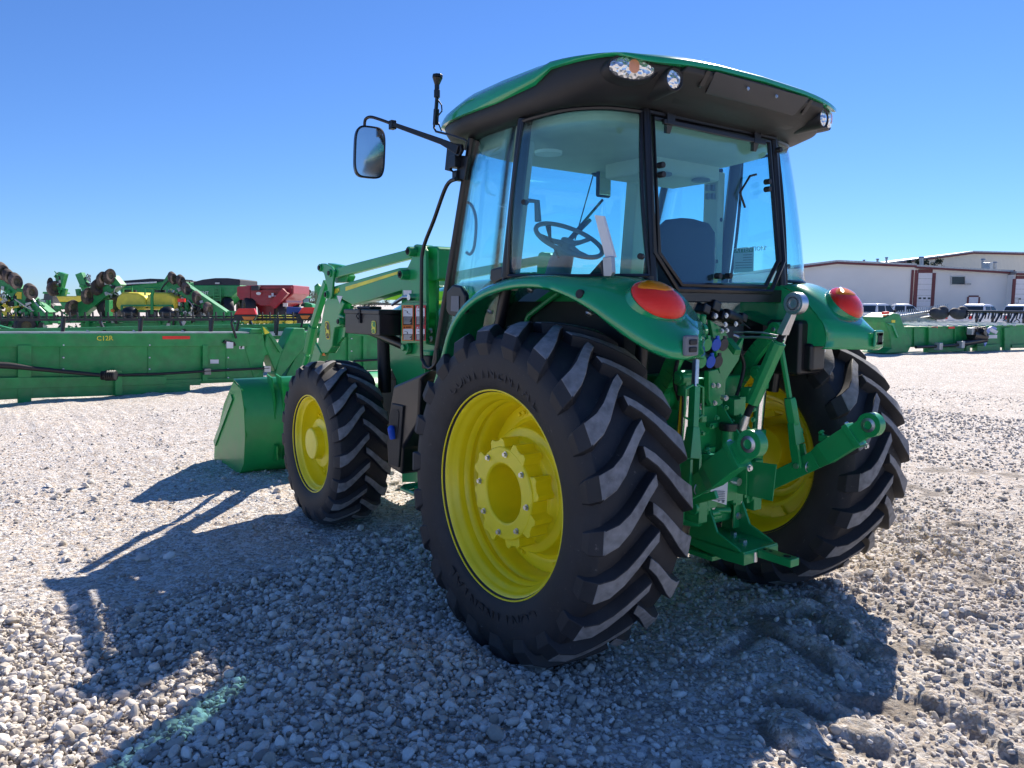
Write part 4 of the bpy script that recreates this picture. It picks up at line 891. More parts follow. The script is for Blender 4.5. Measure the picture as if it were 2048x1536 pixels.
# door grab handles
b = MB(); b.tube(catmull([at(x,y,X=-.735) for x,y in ((933,505),(941,508),(949,490),(952,440),(944,412),(936,405))], 4), .008, n=8); b.build('grab_handle', M['grey'], T)
b = MB(); b.prism([at(x,y,X=-.80) for x,y in ((892,583),(905,569),(921,572),(930,590),(930,625),(915,635),(897,630),(891,620))], (.03,0,0)); o = b.build('door_handle', M['trim'], T, bevel=.010)
MB().prism([at(x,y,X=-.802) for x,y in ((903,592),(918,592),(918,624),(902,622))], (-.002,0,0)).build('handle_recess', M['grey'], o)
b = MB(); b.prism([at(x,y,X=-.80) for x,y in ((980,538),(1014,530),(1016,552),(990,566),(978,560))], (.05,0,0)); b.build('door_hinge', M['trim'], T, bevel=.01)
# ------------------------------------------------------------------ hood and engine bay
hd = MB(); secs = []
for y, w2, zt_, zb_ in ((1.22,.39,1.70,1.05),(1.6,.39,1.69,1.05),(2.0,.385,1.64,1.05),(2.3,.375,1.575,1.05),(2.5,.365,1.52,1.05),(2.62,.33,1.45,1.1),(2.66,.25,1.38,1.12)):
    s_ = []
    for i in range(17):
        a = math.pi*i/16; c_, sn = math.cos(a), math.sin(a)
        s_.append(V((w2*math.copysign(abs(c_)**.45, c_), y, zb_+(zt_-zb_)*abs(sn)**.45)))
    secs.append(s_)
hd.loft(secs, closed=False); hd.add(secs[-1], [tuple(range(17))]); hood = hd.build('hood', M['greeng'], T, angle=60)
def hoodside(sg, ya, yb, z0, z1, name, mt, x=.408):
    b = MB(); n_ = 8; A = [V((sg*(x-.004*abs(i-2)), ya+(yb-ya)*i/n_, z0+(z1-z0)*0)) for i in range(n_+1)]
    b.prism([(sg*x, ya, z0), (sg*x, yb, z0+.0), (sg*(x), yb, z1-.02), (sg*x, ya, z1)], (sg*.002,0,0)); return b.build(name, mt, hood)
for sg in (-1, 1):
    hoodside(sg, 1.25, 2.45, 1.56, 1.62, 'hood_stripe', M['decalyellow'], .392)
text('5090M', .10, (-.3935, 2.05, 1.40), (0,-1,0), (0,0,1), 'hood_lettering', M['decalyellow'], hood, .001, bold=.02)
b = MB(); b.boxb((-.28,1.2,.62),(.28,2.7,1.06)); b.boxb((-.33,1.25,.98),(.33,2.6,1.08)); b.build('engine_block', M['dark'], T, bevel=.01)
b = MB(); b.boxb((-.20,2.1,.42),(.20,3.2,.62)); b.cyl((-.60,2.365,.567),(.60,2.365,.567),.07,n=20); b.build('front_axle', M['green'], T, bevel=.01)
b = MB(); q = at(*cr(760,1200), X=-.46); b.tube([q+V((0,0,.25)), q, q+V((0,0,-.25))], [.05,.048,.046], n=20); b.build('loader_valve_sleeve', M['black'], T)
b = MB(); b.boxb((-.40,1.6,.85),(-.34,2.2,1.15)); b.cyl((-.42,1.9,.95),(-.55,1.75,.93),.05,.03,n=20); b.boxb((-.44,1.5,.75),(-.30,2.1,.82)); b.build('side_castings', M['greeng'], T, bevel=.01)
# fuel tank and step, left side
tk = lambda x, y, X: at(740+x/4.8, 700+y/4.8, X=X)
A = [(215,350),(390,290),(560,195),(520,290),(490,690),(320,930),(300,1200),(170,1120),(155,900),(175,600)]
b = MB()
o_ = [tk(*q, -.86) for q in ((220,345),(560,195),(480,300),(460,700),(312,940),(300,1200),(168,1118),(155,900),(178,600))]
ring0 = [V((-.86,p.y,p.z)) for p in o_]; ring1 = [V((-.52,p.y,p.z)) for p in o_]
b.loft([ring1, ring0], cap=True, smooth=False); ft = b.build('fuel_tank', M['trim'], T, bevel=.035, seg=4)
tf = [tk(*q, -.872) for q in ((205,510),(315,535),(270,1130),(180,1100),(165,900),(180,640))]
b = MB(); b.prism(tf, (.03,0,0)); b.build('tank_panel', M['black'], ft, bevel=.006)
tf = [tk(*q, -.874) for q in ((200,585),(225,568),(265,572),(278,600),(270,740),(250,855),(200,840),(185,800))]
b = MB(); b.prism(tf, (-.001,0,0)); b.build('filler_recess', M['dark'], ft)
q = tk(225,765,-.875); b = MB(); b.cyl(q+V((.0,0,-.05)), q+V((-.014,0,0)), .022, n=16); b.sphere(q+V((-.014,0,.005)), .022, 8); b.build('fuel_cap', M['blue'], ft)
b = MB(); b.prism([tk(*q, -.70) for q in ((312,945),(490,690),(600,560),(600,345),(535,400),(535,560),(590,560),(590,1270),(305,1268))], (.02,0,0)); b.build('step_side_plate', M['green'], T, bevel=.003)
b = MB(); sy = tk(262,1290,-.85).y; sz = .50; x0_, x1_ = -.93, -.68
b.tube([V((x1_,1.15,sz)), V((x0_+.04,1.15,sz)), V((x0_,1.10,sz)), V((x0_,.84,sz)), V((x0_+.04,.80,sz)), V((x1_,.80,sz))], .012, n=8)
for i in range(4): b.beam((x0_,.86+.08*i,sz),(x1_,.86+.08*i,sz),.006,.02)
for i in range(2): b.beam((x0_+.08*(i+1),.80,sz),(x0_+.08*(i+1),1.15,sz),.006,.02)
b.build('step', M['greeng'], T)
b = MB(); b.boxb((-.72,.80,.44),(-.70,1.15,.95)); b.tube([V((-.72,.86,.86)),V((-.76,.90,.84)),V((-.74,1.0,.84))], .02, n=8); b.build('step_hanger', M['green'], T, bevel=.004)
M['bucket'] = mat('bucket_green', (.006,.30,.055), .4, coat=.15, dirt=.1, var=.12, bump=.1, bs=12)
# ------------------------------------------------------------------ bucket
pz = [(4.22,.84),(4.00,.79),(3.93,.62),(3.92,.40),(3.98,.14),(4.10,.03),(4.30,.01),(4.95,.02),(4.92,.14),(4.55,.60)]
b = MB(); prof = [(4.24,.855),(4.02,.795),(3.94,.62),(3.93,.40),(3.99,.14),(4.12,.035),(4.30,.015),(4.97,.02)]
pr = catmull([V((0,y,z)) for y, z in prof], 3)
b.loft([[V((x, p.y, p.z)) for p in pr] for x in (-.95, 0, .95)], closed=False)
bk_ = b.build('bucket', M['bucket'], T, solid=.012, angle=35)
for x in (-.956, .944):
    MB().prism([(x,y,z) for y, z in pz], (.012,0,0)).build('end_plate', M['bucket'], bk_, bevel=.002)
b = MB(); b.beam((-.964,4.25,.70),(-.964,4.88,.18),.012,.06,(0,0,1)); b.build('side_cutter', M['green'], bk_, bevel=.002)
for x in (-.70, -.62, -.10, .0, .62, .70):
    MB().prism([(x,4.10,.90),(x,3.98,.88),(x,3.92,.70),(x,3.92,.52),(x,3.96,.52)], (.014,0,0)).build('bucket_lug', M['bucket'], bk_, bevel=.002)
for x in (-.70, -.62):
    MB().prism([(x,3.95,.30),(x,3.88,.28),(x,3.88,.16),(x,3.98,.14)], (.014,0,0)).build('bucket_lug', M['bucket'], bk_, bevel=.002)
# side cutter warning triangle near the tyre
MB().prism([at(x,y,X=-.52) for x,y in ((642,692),(652,712),(640,710))], (-.002,0,0)).build('orange_triangle', M['orange'], T)
# ------------------------------------------------------------------ background helpers
WH = V((math.sin(YAW), math.cos(YAW), 0)); RH = V((math.cos(YAW), -math.sin(YAW), 0))
def atd(x, y, D):
    """photo pixel -> point at horizontal distance D along the view"""
    d = CW + CR*((x-1024)/F) - CU*((y-768)/F); return CAM + d*(D/d.dot(WH))
def ground_at(x, D): p = atd(x, 640, D); return V((p.x, p.y, 0))
def pr_(mb, pts, D, th):
    """outline given as pixels at distance D (number, or function of x), pushed back by th"""
    P_ = [atd(x, y, D(x) if callable(D) else D) for x, y in pts]; return mb.prism(P_, WH*th)
def rect(mb, x0, y0, x1, y1, D, th): return pr_(mb, [(x0,y0),(x1,y0),(x1,y1),(x0,y1)], D, th)
def bm(mb, a, b, D, w, th=None, D2=None):
    """bar between two pixels, w metres wide"""
    return mb.beam(atd(*a, D), atd(*b, D2 or D), th or w, w, WH)
def tb(mb, pts, D, r, n=6): return mb.tube([atd(x, y, D) for x, y in pts], r, n=n)
M['beige'] = None
def corrug(name, col, sc_=9, rough=.6):
    mt, n, b = newmat(name); L = n.links; N = n.nodes.new
    tc = N('ShaderNodeTexCoord'); mp_ = N('ShaderNodeMapping'); mp_.inputs['Rotation'].default_value = (0,0,YAW); L.new(tc.outputs['Object'], mp_.inputs[0])
    wv = N('ShaderNodeTexWave'); wv.inputs['Scale'].default_value = sc_*.35; wv.wave_profile = 'TRI'; L.new(mp_.outputs[0], wv.inputs[0])
    bp = N('ShaderNodeBump'); bp.inputs['Strength'].default_value = .6; bp.inputs['Distance'].default_value = .04; L.new(wv.outputs[1], bp.inputs['Height']); L.new(bp.outputs[0], b.inputs['Normal'])
    nz = N('ShaderNodeTexNoise'); nz.inputs['Scale'].default_value = .25; nz.inputs['Detail'].default_value = 6; L.new(tc.outputs['Object'], nz.inputs[0])
    rp = N('ShaderNodeMapRange'); rp.inputs[3].default_value = .85; rp.inputs[4].default_value = 1.12; L.new(nz.outputs[0], rp.inputs[0])
    mx = N('ShaderNodeMix'); mx.data_type = 'RGBA'; mx.blend_type = 'MULTIPLY'; mx.inputs[0].default_value = 1; mx.inputs[6].default_value = (*col,1); L.new(rp.outputs[0], mx.inputs[7]); L.new(mx.outputs[2], b.inputs['Base Color'])
    setp(b, Roughness=rough); return mt
M['beige'] = corrug('beige_sheet_metal', (.80,.79,.75))
M['beige2'] = corrug('tan_sheet_metal', (.74,.71,.60), 5)
M['redtrim'] = mat('dark_red_trim', (.14,.03,.035), .5)
M['doorwhite'] = mat('white_door_paint', (.74,.74,.76), .5, var=.04)
M['winglass'] = mat('dark_window_glass', (.03,.04,.05), .08, var=.05)
M['carwhite'] = mat('white_car_paint', (.78,.79,.80), .25, coat=.6, var=.03)
M['tarp'] = mat('dark_tarpaulin', (.03,.033,.045), .7, var=.2)
M['redpaint'] = mat('red_cart_paint', (.32,.006,.02), .38, coat=.2, var=.15, dirt=.15)
M['dustrub'] = mat('dusty_rubber', (.06,.045,.04), .85, dirt=.9, dcol=(.34,.25,.21), var=.3)
M['yel2'] = mat('faded_yellow_plastic', (.82,.66,.06), .45, var=.1, dirt=.2)
M['darkrim'] = mat('dusty_dark_rim', (.10,.09,.05), .8, dirt=.6, dcol=(.24,.19,.15))
M['leaf'] = mat('far_leaves', (.055,.075,.04), .8, var=.5, vs=2)
M['bark'] = mat('bark', (.07,.055,.045), .9)
def wheel2(mb_t, mb_r, c, ax, r, w, rr_=.5):
    c, a = V(c), V(ax).normalized()
    mb_t.lathe(c, a, [(r*rr_,-w*.42),(r*.9,-w*.5),(r,-w*.3),(r,w*.3),(r*.9,w*.5),(r*rr_,w*.42)], n=24, closed=False)
    mb_r.lathe(c, a, [(.001,-w*.2),(r*.2,-w*.22),(r*.42,-w*.1),(r*.5,-w*.42),(r*.52,-w*.42),(r*.52,w*.42),(r*.42,w*.1),(.001,w*.2)], n=24)
# ------------------------------------------------------------------ corn header, back towards us
hA, hB = V((-2.1,10.9,0)), V((1.6,11.4,0)); hn = (hB-hA).normalized(); hN = V((-hn.y, hn.x, 0))
def Dh(x):
    d = CW + CR*((x-1024)/F) - CU*((620-768)/F); t = (hA-CAM).dot(hN)/d.dot(hN); return (d*t).dot(WH)
ch = empty('corn_header', (-.3,11.15,0), 0, 'long green corn header lying on the gravel, its flat back and black driveshaft facing us', 'corn header')
def hp_(pts, th, name, mt, bevel=.004, parent=None, off=0):
    b = MB(); P_ = [atd(x, y, Dh(x)) - hN*off for x, y in pts]; b.prism(P_, hN*th); return b.build(name, mt, parent or ch, bevel=bevel)
hp_([(-150,690),(527,688),(527,762),(-150,790)], .04, 'back_panel', M['greenold'])
hp_([(-150,668),(527,667),(512,692),(-150,694)], .16, 'top_beam', M['greenold'], off=.04)
hp_([(-150,664),(500,664),(527,667),(-150,668)], .30, 'top_edge', M['galv'], off=.0)
hp_([(-150,768),(145,770),(145,774),(400,770),(400,762),(530,760),(530,754),(-150,772)], .05, 'lower_rail', M['greenold'], off=.03)
hp_([(-150,780),(378,765),(378,784),(235,790),(60,796),(-150,806)], .10, 'bottom_beam', M['greenold'], off=.05)
hp_([(-150,756),(330,752),(330,768),(-150,782)], .03, 'skid_plate', M['greenold'], off=.07)
for x0, x1, yb in ((34,61,806),(-120,-95,812),(403,413,762)):
    hp_([(x0,690),(x1,690),(x1,yb),(x0,yb)], .05, 'back_post', M['greenold'], off=.06)
for x in (120,296,452):
    hp_([(x,692),(x+3,692),(x+3,756),(x,757)], .02, 'panel_seam', M['greenold'], off=.012, bevel=0)
for x in (126,298,455):
    for y in (690,715,738,755):
        MB().cyl(atd(x,y,Dh(x))-hN*.04, atd(x,y,Dh(x)), .012, n=8).build('panel_bolt', M['doorwhite'], ch)
b = MB(); b.tube([atd(x,y,Dh(x))-hN*.22 for x, y in ((-60,726),(10,729),(60,735),(190,748))], [.05,.05,.035,.03], n=12)
for k in range(7): b.tube([atd(196+4.2*k,749,Dh(200))-hN*.22, atd(198+4.2*k,749,Dh(200))-hN*.22], [.075+.012*(k>1), .06+.012*(k>1)], n=14)
b.tube([atd(x,y,Dh(x))-hN*.16 for x, y in ((225,749),(320,746),(405,741),(530,735))], .022, n=10); b.build('driveshaft', M['black'], ch)
hp_([(224,737),(238,740),(240,788),(226,790)], .20, 'shaft_bracket', M['greenold'], off=.14)
for x, y in ((408,742),(527,737),(408,742)): hp_([(x-7,y-6),(x+6,y-6),(x+6,y+6),(x-7,y+6)], .08, 'shaft_bearing', M['galv'], off=.18)
hp_([(323,672),(378,672),(378,678),(323,678)], .004, 'reflector_strip', M['reflred'], off=.045, bevel=0)
p0 = atd(191.5,681,Dh(191.5))-hN*.046; text('C12R', .105, p0, hn, (0,0,1), 'header_lettering', M['decalyellow'], ch, .002, bold=.008)
hp_([(448,683),(461,684),(461,696),(448,696)], .04, 'work_light', M['doorwhite'], off=.12)
hp_([(442,685),(446,680),(466,684),(468,691),(463,692),(449,688)], .05, 'light_bracket', M['black'], off=.09)
for (x, y, w_, h_) in ((420,719,17,8),(478,685,10,13)):
    d_ = hp_([(x,y),(x+w_,y),(x+w_,y+h_),(x,y+h_)], .003, 'warning_decal', M['doorwhite'], off=.01, bevel=0)
b = MB(); b.tube([atd(x,y,Dh(x)) for x, y in ((481,697),(483,691),(486,688))], .02, n=5); b.build('decal_picture', M['trim'], ch)
b = MB(); b.tube([atd(x,y,Dh(x))-hN*.1 for x, y in ((468,676),(464,665),(459,650),(458,645),(462,637))], .022, n=8); b.build('lamp_stalk', M['trim'], ch)
for x in (133,290,433,565):
    b = MB(); b.tube([atd(x,y,Dh(x))+hN*.25 for x, y in ((x,672),(x+2,650),(x+4,636))], .03, n=8); b.tube([atd(x+5,y,Dh(x))+hN*.4 for y in (668,640)], .022, n=8); b.build('reel_stand', M['trim'], ch)
for x in (182,275,373):
    MB().prism([atd(x+dx,y,Dh(x))+hN*.1 for dx, y in ((-6,668),(8,668),(-4,660))], hN*.03).build('gusset', M['galv'], ch)
# end shield, snouts and the far half of the header
hp_([(500,657),(524,657),(531,690),(556,700),(552,712),(531,710),(521,750),(508,762),(490,700)], .5, 'end_shield', M['greenold'], off=.02, bevel=.03)
hp_([(520,653),(532,667),(555,705),(562,700),(528,655)], .10, 'shield_edge', M['greenold'], off=.1)
b = MB(); b.prism([atd(x,y,Dh(x))-hN*.15 for x, y in ((519,653),(532,665),(523,668))], hN*.03); b.build('yellow_corner', M['decalyellow'], ch)
def snout(pts, D0, w, name='snout'):
    b = MB(); sec = []
    for i, (x, y, r) in enumerate(pts):
        c = atd(x, y, D0(x) if callable(D0) else D0); sec.append([c+RH*(r*math.cos(a)*w)+V((0,0,1))*(r*.8*math.sin(a)) for a in [math.pi*k/8 for k in range(9)]])
    b.loft(sec, closed=True, cap=True); return b.build(name, M['greeng'], ch, angle=50)
Df = lambda x: Dh(x)
hp_([(533,660),(560,696),(562,705),(548,744),(536,712),(528,690)], .35, 'gathering_snout', M['greenold'], off=.05, bevel=.03)
hp_([(585,656),(609,656),(612,685),(604,700),(560,756),(553,760),(549,750),(556,716)], .35, 'gathering_snout', M['greenold'], off=.02, bevel=.03)
hp_([(604,664),(640,664),(640,740),(600,756),(575,756),(604,700),(612,685)], .4, 'snout_shield', M['greenold'], off=-.1, bevel=.02)
hp_([(640,666),(880,666),(880,735),(640,745)], .04, 'back_panel', M['greenold'])
hp_([(640,660),(880,660),(880,672),(640,672)], .16, 'top_beam', M['greenold'], off=.05)
hp_([(640,745),(880,738),(880,752),(640,760)], .1, 'bottom_beam', M['greenold'], off=.05)
for x in (694,724): hp_([(x,668),(x+7,668),(x+7,745),(x,745)], .05, 'back_post', M['greenold'], off=.05)
for y in (677,702): MB().cyl(atd(700,y,Dh(700))-hN*.07, atd(700,y,Dh(700)), .012, n=8).build('panel_bolt', M['doorwhite'], ch)
b = MB(); b.tube([atd(x,y,Dh(x))-hN*.15 for x, y in ((700,721),(760,718),(840,716))], .022, n=8); b.build('driveshaft', M['black'], ch)
# ------------------------------------------------------------------ draper header with the tined reel
D2 = 17.5
dh = empty('reel_header', ground_at(300, D2), 0, 'grain header right behind the corn header, black reel bar with many tines on top', 'grain header')
b = MB(); Z = lambda x, y: atd(x, y, D2)
b.prism([Z(-80,668),(Z(-80,668))*1, Z(640,650), Z(640,676), Z(-80,700)][1:], WH*.9); b.build('deck', M['greenold'], dh)
b = MB(); b.beam(Z(-80,662), Z(660,649), .25, .07, (0,0,1)); b.beam(Z(-20,648), Z(52,667), .10, .06, (0,0,1)); b.build('deck_rail', M['greenold'], dh)
b = MB(); b.beam(Z(-80,639.5), Z(640,638.5), .06, .06); b.build('reel_tube', M['trim'], dh)
b = MB(); b.beam(Z(-80,634.5)+WH*.1, Z(640,633)+WH*.1, .03, .035); b.build('reel_bat', M['trim'], dh)
for i in range(46):
    x = -60+i*15.4; b = MB(); b.beam(Z(x,642), Z(x-1,624), .03, .035, WH); t = b.build('reel_tine', M['trim'], dh)
for x in (-20, 200, 360, 500):
    b = MB(); b.beam(Z(x,642), Z(x+12,668), .05, .06, WH); b.build('reel_arm', M['trim'], dh)
b = MB(); b.beam(Z(620,664)+V((0,0,0)), Z(530,668), .3, .1); b.build('end_tube', M['galv'], dh)
for x in (560, -110):
    b = MB(); p = Z(x, 690); b.boxb((p.x-.1,p.y-.1,0),(p.x+.1,p.y+.1,p.z)); b.build('support_leg', M['greenold'], dh)
for i, (x0, x1, y0) in enumerate(((470,510,617),(598,634,615))):
    b = MB(); pr_(b, [(x0+6,y0),(x1-2,y0),(x1+2,y0+12),(x0-2,y0+12)], D2-.4, .1); lm = b.build('marker_light', M['reflred'], dh, bevel=.01)
    b = MB(); pr_(b, [(x0-3,y0+12),(x1+3,y0+12),(x1-2,y0+24),(x0-3,y0+24)], D2-.4, .12); b.build('light_housing', M['trim'], lm, bevel=.01)
    b = MB(); pr_(b, [(x0+14 if i == 0 else x0+2,y0+16),(x1 if i == 0 else x0+22,y0+16),(x1-5 if i == 0 else x0+16,y0+23),(x0+18 if i == 0 else x0+6,y0+23)], D2-.43, .03); b.build('amber_lamp', M['orange'], lm)
    b = MB(); bm(b, (x0+8,y0+24), (x0+2,y0+50), D2-.4, .04); b.build('lamp_post', M['trim'], lm)
# ------------------------------------------------------------------ planters
rr = random.Random(11)
def planter(D, label, bars, wheels, tanks, posts, clutter, base, units=(), group='folded planters in the machine yard', hoses=()):
    e = empty('planter', ground_at(base, D), 0, label, 'planter', group)
    for i, (a, b_, w) in enumerate(bars):
        b = MB(); bm(b, a, b_, D, w); b.build('toolbar', M['greenold'], e, bevel=.01)
    for (x, y, r, tilt) in wheels:
        t, r_ = MB(), MB(); ax = (RH*math.cos(tilt)+V((0,0,1))*math.sin(tilt)+WH*-.35)
        wheel2(t, r_, atd(x,y,D-.3), ax, r, r*.75); w = t.build('wheel', M['dustrub'], e); r_.build('rim', M['darkrim'], w)
    for t_ in tanks:
        b = MB(); x0, y0, x1, y1 = t_; h = y1-y0; w_ = x1-x0
        o_ = [(x0+w_*.04,y0+h*.30),(x0+w_*.2,y0),(x0+w_*.72,y0+h*.02),(x1-w_*.02,y0+h*.28),(x1,y0+h*.75),(x1-w_*.08,y1),(x0+w_*.1,y1),(x0,y0+h*.75)]
        pr_(b, o_, D-.6, 1.5); tk_ = b.build('tank', M['yel2'], e, bevel=.12, seg=3)
        b = MB(); q = atd((x0+x1)/2, y0, D+.1); b.cyl(q-V((0,0,.02)), q+V((0,0,.07)), .2, n=16); b.build('tank_lid', M['trim'], tk_)
    for (x0, y0, x1, y1) in posts:
        b = MB(); rect(b, x0, y0, x1, y1, D-.2, .25); b.build('frame_post', M['greenold'], e, bevel=.01)
    for (x0, y0, x1, y1, n, cols) in clutter:
        for c_ in cols:
            b = MB()
            for k in range(int(n*1.7)):
                x, y = rr.uniform(x0, x1), rr.uniform(y0, y1); b.box(atd(x,y,D+rr.uniform(-.3,.5)), (rr.uniform(.04,.22),rr.uniform(.06,.2),rr.uniform(.03,.13)), Matrix.Rotation(rr.uniform(0,3), 3, 'Y'))
                if k % 2 == 0: b.tube([atd(x,y,D), atd(x+rr.uniform(-7,7),y+rr.uniform(-9,3),D), atd(x+rr.uniform(-9,9),y+rr.uniform(0,8),D)], .025, n=5)
            b.build({'greenold':'brackets','trim':'black_fittings','galv':'steel_fittings','yel2':'yellow_fittings'}[c_], M[c_], e)
    for (x, y, s_) in units:
        b = MB(); q = atd(x,y,D); b.box(q, (.30,.35,.34)*1 if False else (.30*s_,.35*s_,.34*s_)); u = b.build('row_unit', M['yel2'], e, bevel=.03)
        b = MB(); b.beam(q, q-V((0,0,.55*s_)), .10, .12, WH); b.cyl(q-V((.05,0,.6*s_)), q-V((-.05,0,.6*s_)), .18*s_, n=14); b.build('seed_disc', M['trim'], u)
    for h_ in hoses:
        b = MB(); b.tube(catmull([atd(x,y,D-.3) for x, y in h_], 4), .025, n=6); b.build('hose', M['trim' if rr.random() < .5 else 'galv'], e)
    return e
p1 = planter(26, 'green planter with two rounded yellow tanks between raised folded wings', 
    [((148,634),(240,560),.40),((336,556),(452,634),.40),((150,640),(480,640),.16),((430,628),(478,628),.2),((165,652),(475,650),.22),((215,560),(226,575),.3)],
    [(219,553,.24,.5),(204,559,.24,.6),(195,574,.26,.5),(176,592,.26,.5),(145,616,.26,.3),(345,556,.20,-.6),(362,562,.20,-.6),(372,577,.20,-.6),(394,596,.22,-.6),(417,618,.22,-.5)],
    [(230,584,292,620),(290,584,349,619)], [(210,600,218,634),(368,600,376,634),(170,640,178,662),(412,640,419,660)],
    [(150,640,480,662,22,('trim','greenold','galv')),(350,590,372,630,14,('trim','greenold','galv')),(378,602,410,632,12,('trim','galv')),(336,560,380,590,8,('galv','trim')),(210,560,235,590,6,('galv','trim'))], 300,
    hoses=[((375,600),(385,612),(380,628)),((390,612),(398,622),(392,632)),((338,560),(325,575),(318,592)),((228,585),(232,575),(243,573))])
b = MB(); bm(b, (243,611), (345,611), 25.2, .06); 
for x in (244,262,329,345): bm(b, (x,611), (x,622), 25.2, .06)
b.build('tank_frame', M['greenold'], p1)
b = MB(); tb(b, [(304,628),(304,592),(306,580)], 25.1, .05); b.build('marker_post', M['greenold'], p1)
b = MB(); tb(b, [(246,592),(247,576),(264,576),(265,590)], 25.6, .03); tb(b, [(290,590),(290,576),(320,576)], 25.4, .03); b.build('tank_handrail', M['greenold'], p1)
for x in (260,335):
    b = MB(); q = atd(x,626,25.0); b.sphere(q, .27, 8, (1,1,.8)); b.build('seed_pod', M['trim'], p1)
b = MB(); rect(b, 355,597,369,604,25,.1); o = b.build('red_marker', M['reflred'], p1)
b = MB(); q = atd(225,621,25); b.sphere(q, .06, 6); b.build('amber_lamp', M['orange'], p1)
t, r_ = MB(), MB(); wheel2(t, r_, atd(221,612,26.4), RH*.95-WH*.3, .50, .32); w = t.build('transport_wheel', M['rubber'], p1); r_.build('rim', M['darkrim'], w)
p2 = planter(24, 'green planter at the left edge, one wing raised with four dusty wheels',
    [((-10,545),(98,634),.40),((-30,640),(120,640),.2),((-30,650),(90,652),.16)],
    [(3,542,.26,-.6),(17,553,.22,-.6),(31,562,.24,-.6),(61,583,.24,-.5)],
    [], [(28,590,34,634),(44,640,50,660),(88,626,96,650),(70,640,76,664)],
    [(-20,575,60,640,26,('trim','greenold','galv','yel2')),(50,600,85,640,12,('trim','greenold','galv')),(-20,640,90,660,14,('trim','greenold','galv'))], 40,
    hoses=[((60,590),(75,610),(90,625)),((30,598),(50,612),(68,622))])
t, r_ = MB(), MB(); wheel2(t, r_, atd(50,652,23.6), RH*.7-WH*.5, .30, .25); w = t.build('gauge_wheel', M['rubber'], p2); r_.build('rim', M['darkrim'], w)
p3 = planter(40, 'far planter folded into two upright wing towers beside a yellow seed hopper',
    [((115,592),(127,546),.35),((184,604),(160,547),.35),((95,640),(190,640),.3),((110,615),(175,615),.2),((125,600),(131,577),.2),((160,600),(156,578),.2)],
    [(108,577,.38,.2),(100,565,.22,.9)], [], [(92,600,96,640),(170,600,176,640)],
    [(112,548,124,592,9,('greenold','trim','galv')),(163,552,182,604,11,('greenold','trim','galv')),(100,612,180,655,16,('trim','greenold'))], 140)
b = MB(); pr_(b, [(112,592),(162,592),(170,604),(118,604)], 39, 2); b.build('hopper_lid', M['yel2'], p3, bevel=.05)
b = MB(); pr_(b, [(118,604),(170,604),(166,618),(126,618)], 39, 2); b.build('hopper', M['greenold'], p3, bevel=.05)
p4 = planter(32, 'low row planter with small yellow hoppers in a line before the red cart',
    [((425,633),(580,634),.16),((430,642),(578,643),.12)], [], [], [(440,634,444,652)],
    [(430,640,575,656,26,('trim','greenold'))], 500, units=[(436+i*17.5,639,1.0) for i in range(9)])
# ------------------------------------------------------------------ grain carts
def cart(D, label, top, body, tarpz, mtc, wheels, extra=(), low=None):
    e = empty('grain_cart', ground_at(sum(p[0] for p in body)/len(body), D), 0, label, 'grain cart', 'grain carts behind the planters')
    b = MB(); front = [atd(x,y,D) for x, y in body]; back = [p+WH*3.2 for p in front]
    b.prism(front, WH*3.0); b.build('hopper', mtc, e, bevel=.05)
    if tarpz: b = MB(); pr_(b, tarpz, D+.02, 2.9); b.build('tarp', M['tarp'], e, bevel=.05)
    if low: b = MB(); pr_(b, low, D+.6, 1.6); b.build('hopper_bottom', mtc, e, bevel=.03)
    for (x, y, r) in wheels:
        for k, back_ in enumerate((.2, 2.6)):
            t, r_ = MB(), MB(); wheel2(t, r_, atd(x,y,D)+WH*back_, WH*.5+RH*.85, r, .5); w = t.build('wheel', M['rubber'], e); r_.build('rim', M['darkrim'], w)
    return e
c1 = cart(44, 'dark tarped green grain cart partly hidden behind the yellow tanks', None, [(236,574),(330,562),(352,562),(352,585),(330,604),(250,604)], [(236,574),(237,562),(300,557),(352,559),(352,564),(330,563)], M['greenold'], [(300,626,.9)], low=[(255,600),(330,600),(315,625),(270,625)])
b = MB(); pr_(b, [(250,566),(312,563),(312,566),(250,569)], 43.8, .1); b.build('white_band', M['doorwhite'], c1)
b = MB(); bm(b, (325,590), (345,562), 43.5, .5); b.build('auger', M['greenold'], c1)
c2 = cart(42, 'green grain cart with an arched dark tarp and an access ladder', None, [(386,570),(480,570),(480,578),(464,594),(386,594)], [(386,571),(386,564),(405,559),(430,556),(455,556),(480,559),(480,571)], M['greenold'], [(452,622,.75),(400,628,.75)], low=[(388,594),(464,594),(448,612),(446,630),(425,630),(400,612)])
b = MB(); pr_(b, [(362,572),(386,566),(386,592),(362,590)], 43, 1.5); b.build('side_panel', M['greenold'], c2)
b = MB()
for x in (428,441): bm(b, (x,575), (x,604), 41.8, .06)
for k in range(5): bm(b, (428,577+6*k), (441,577+6*k), 41.8, .05)
b.build('ladder', M['greenold'], c2)
text('BRENT', .24, atd(391,588.5,41.95), RH, (0,0,1), 'cart_lettering', M['doorwhite'], c2, .01)
b = MB(); rect(b, 430,565,439,568,41.9,.05); b.build('tarp_label', M['galv'], c2)
b = MB(); rect(b, 426,602,436,625,41.7,.3); b.build('spout_door', M['dark'], c2)
c3 = cart(38, 'dark red grain cart with a folded tarp roll and white round badge', None, [(474,573),(512,570),(587,570),(587,588),(572,600),(573,606),(566,612),(520,612),(500,598),(480,600),(474,592)], None, M['redpaint'], [(495,618,.6),(560,626,.5)], low=[(508,606),(572,606),(560,628),(552,632),(525,632)])
b = MB(); bm(b, (516,575), (584,575), 37.9, .10, .1); bm(b, (518,582), (570,582), 37.9, .08, .08); b.build('rim_rail', M['redpaint'], c3)
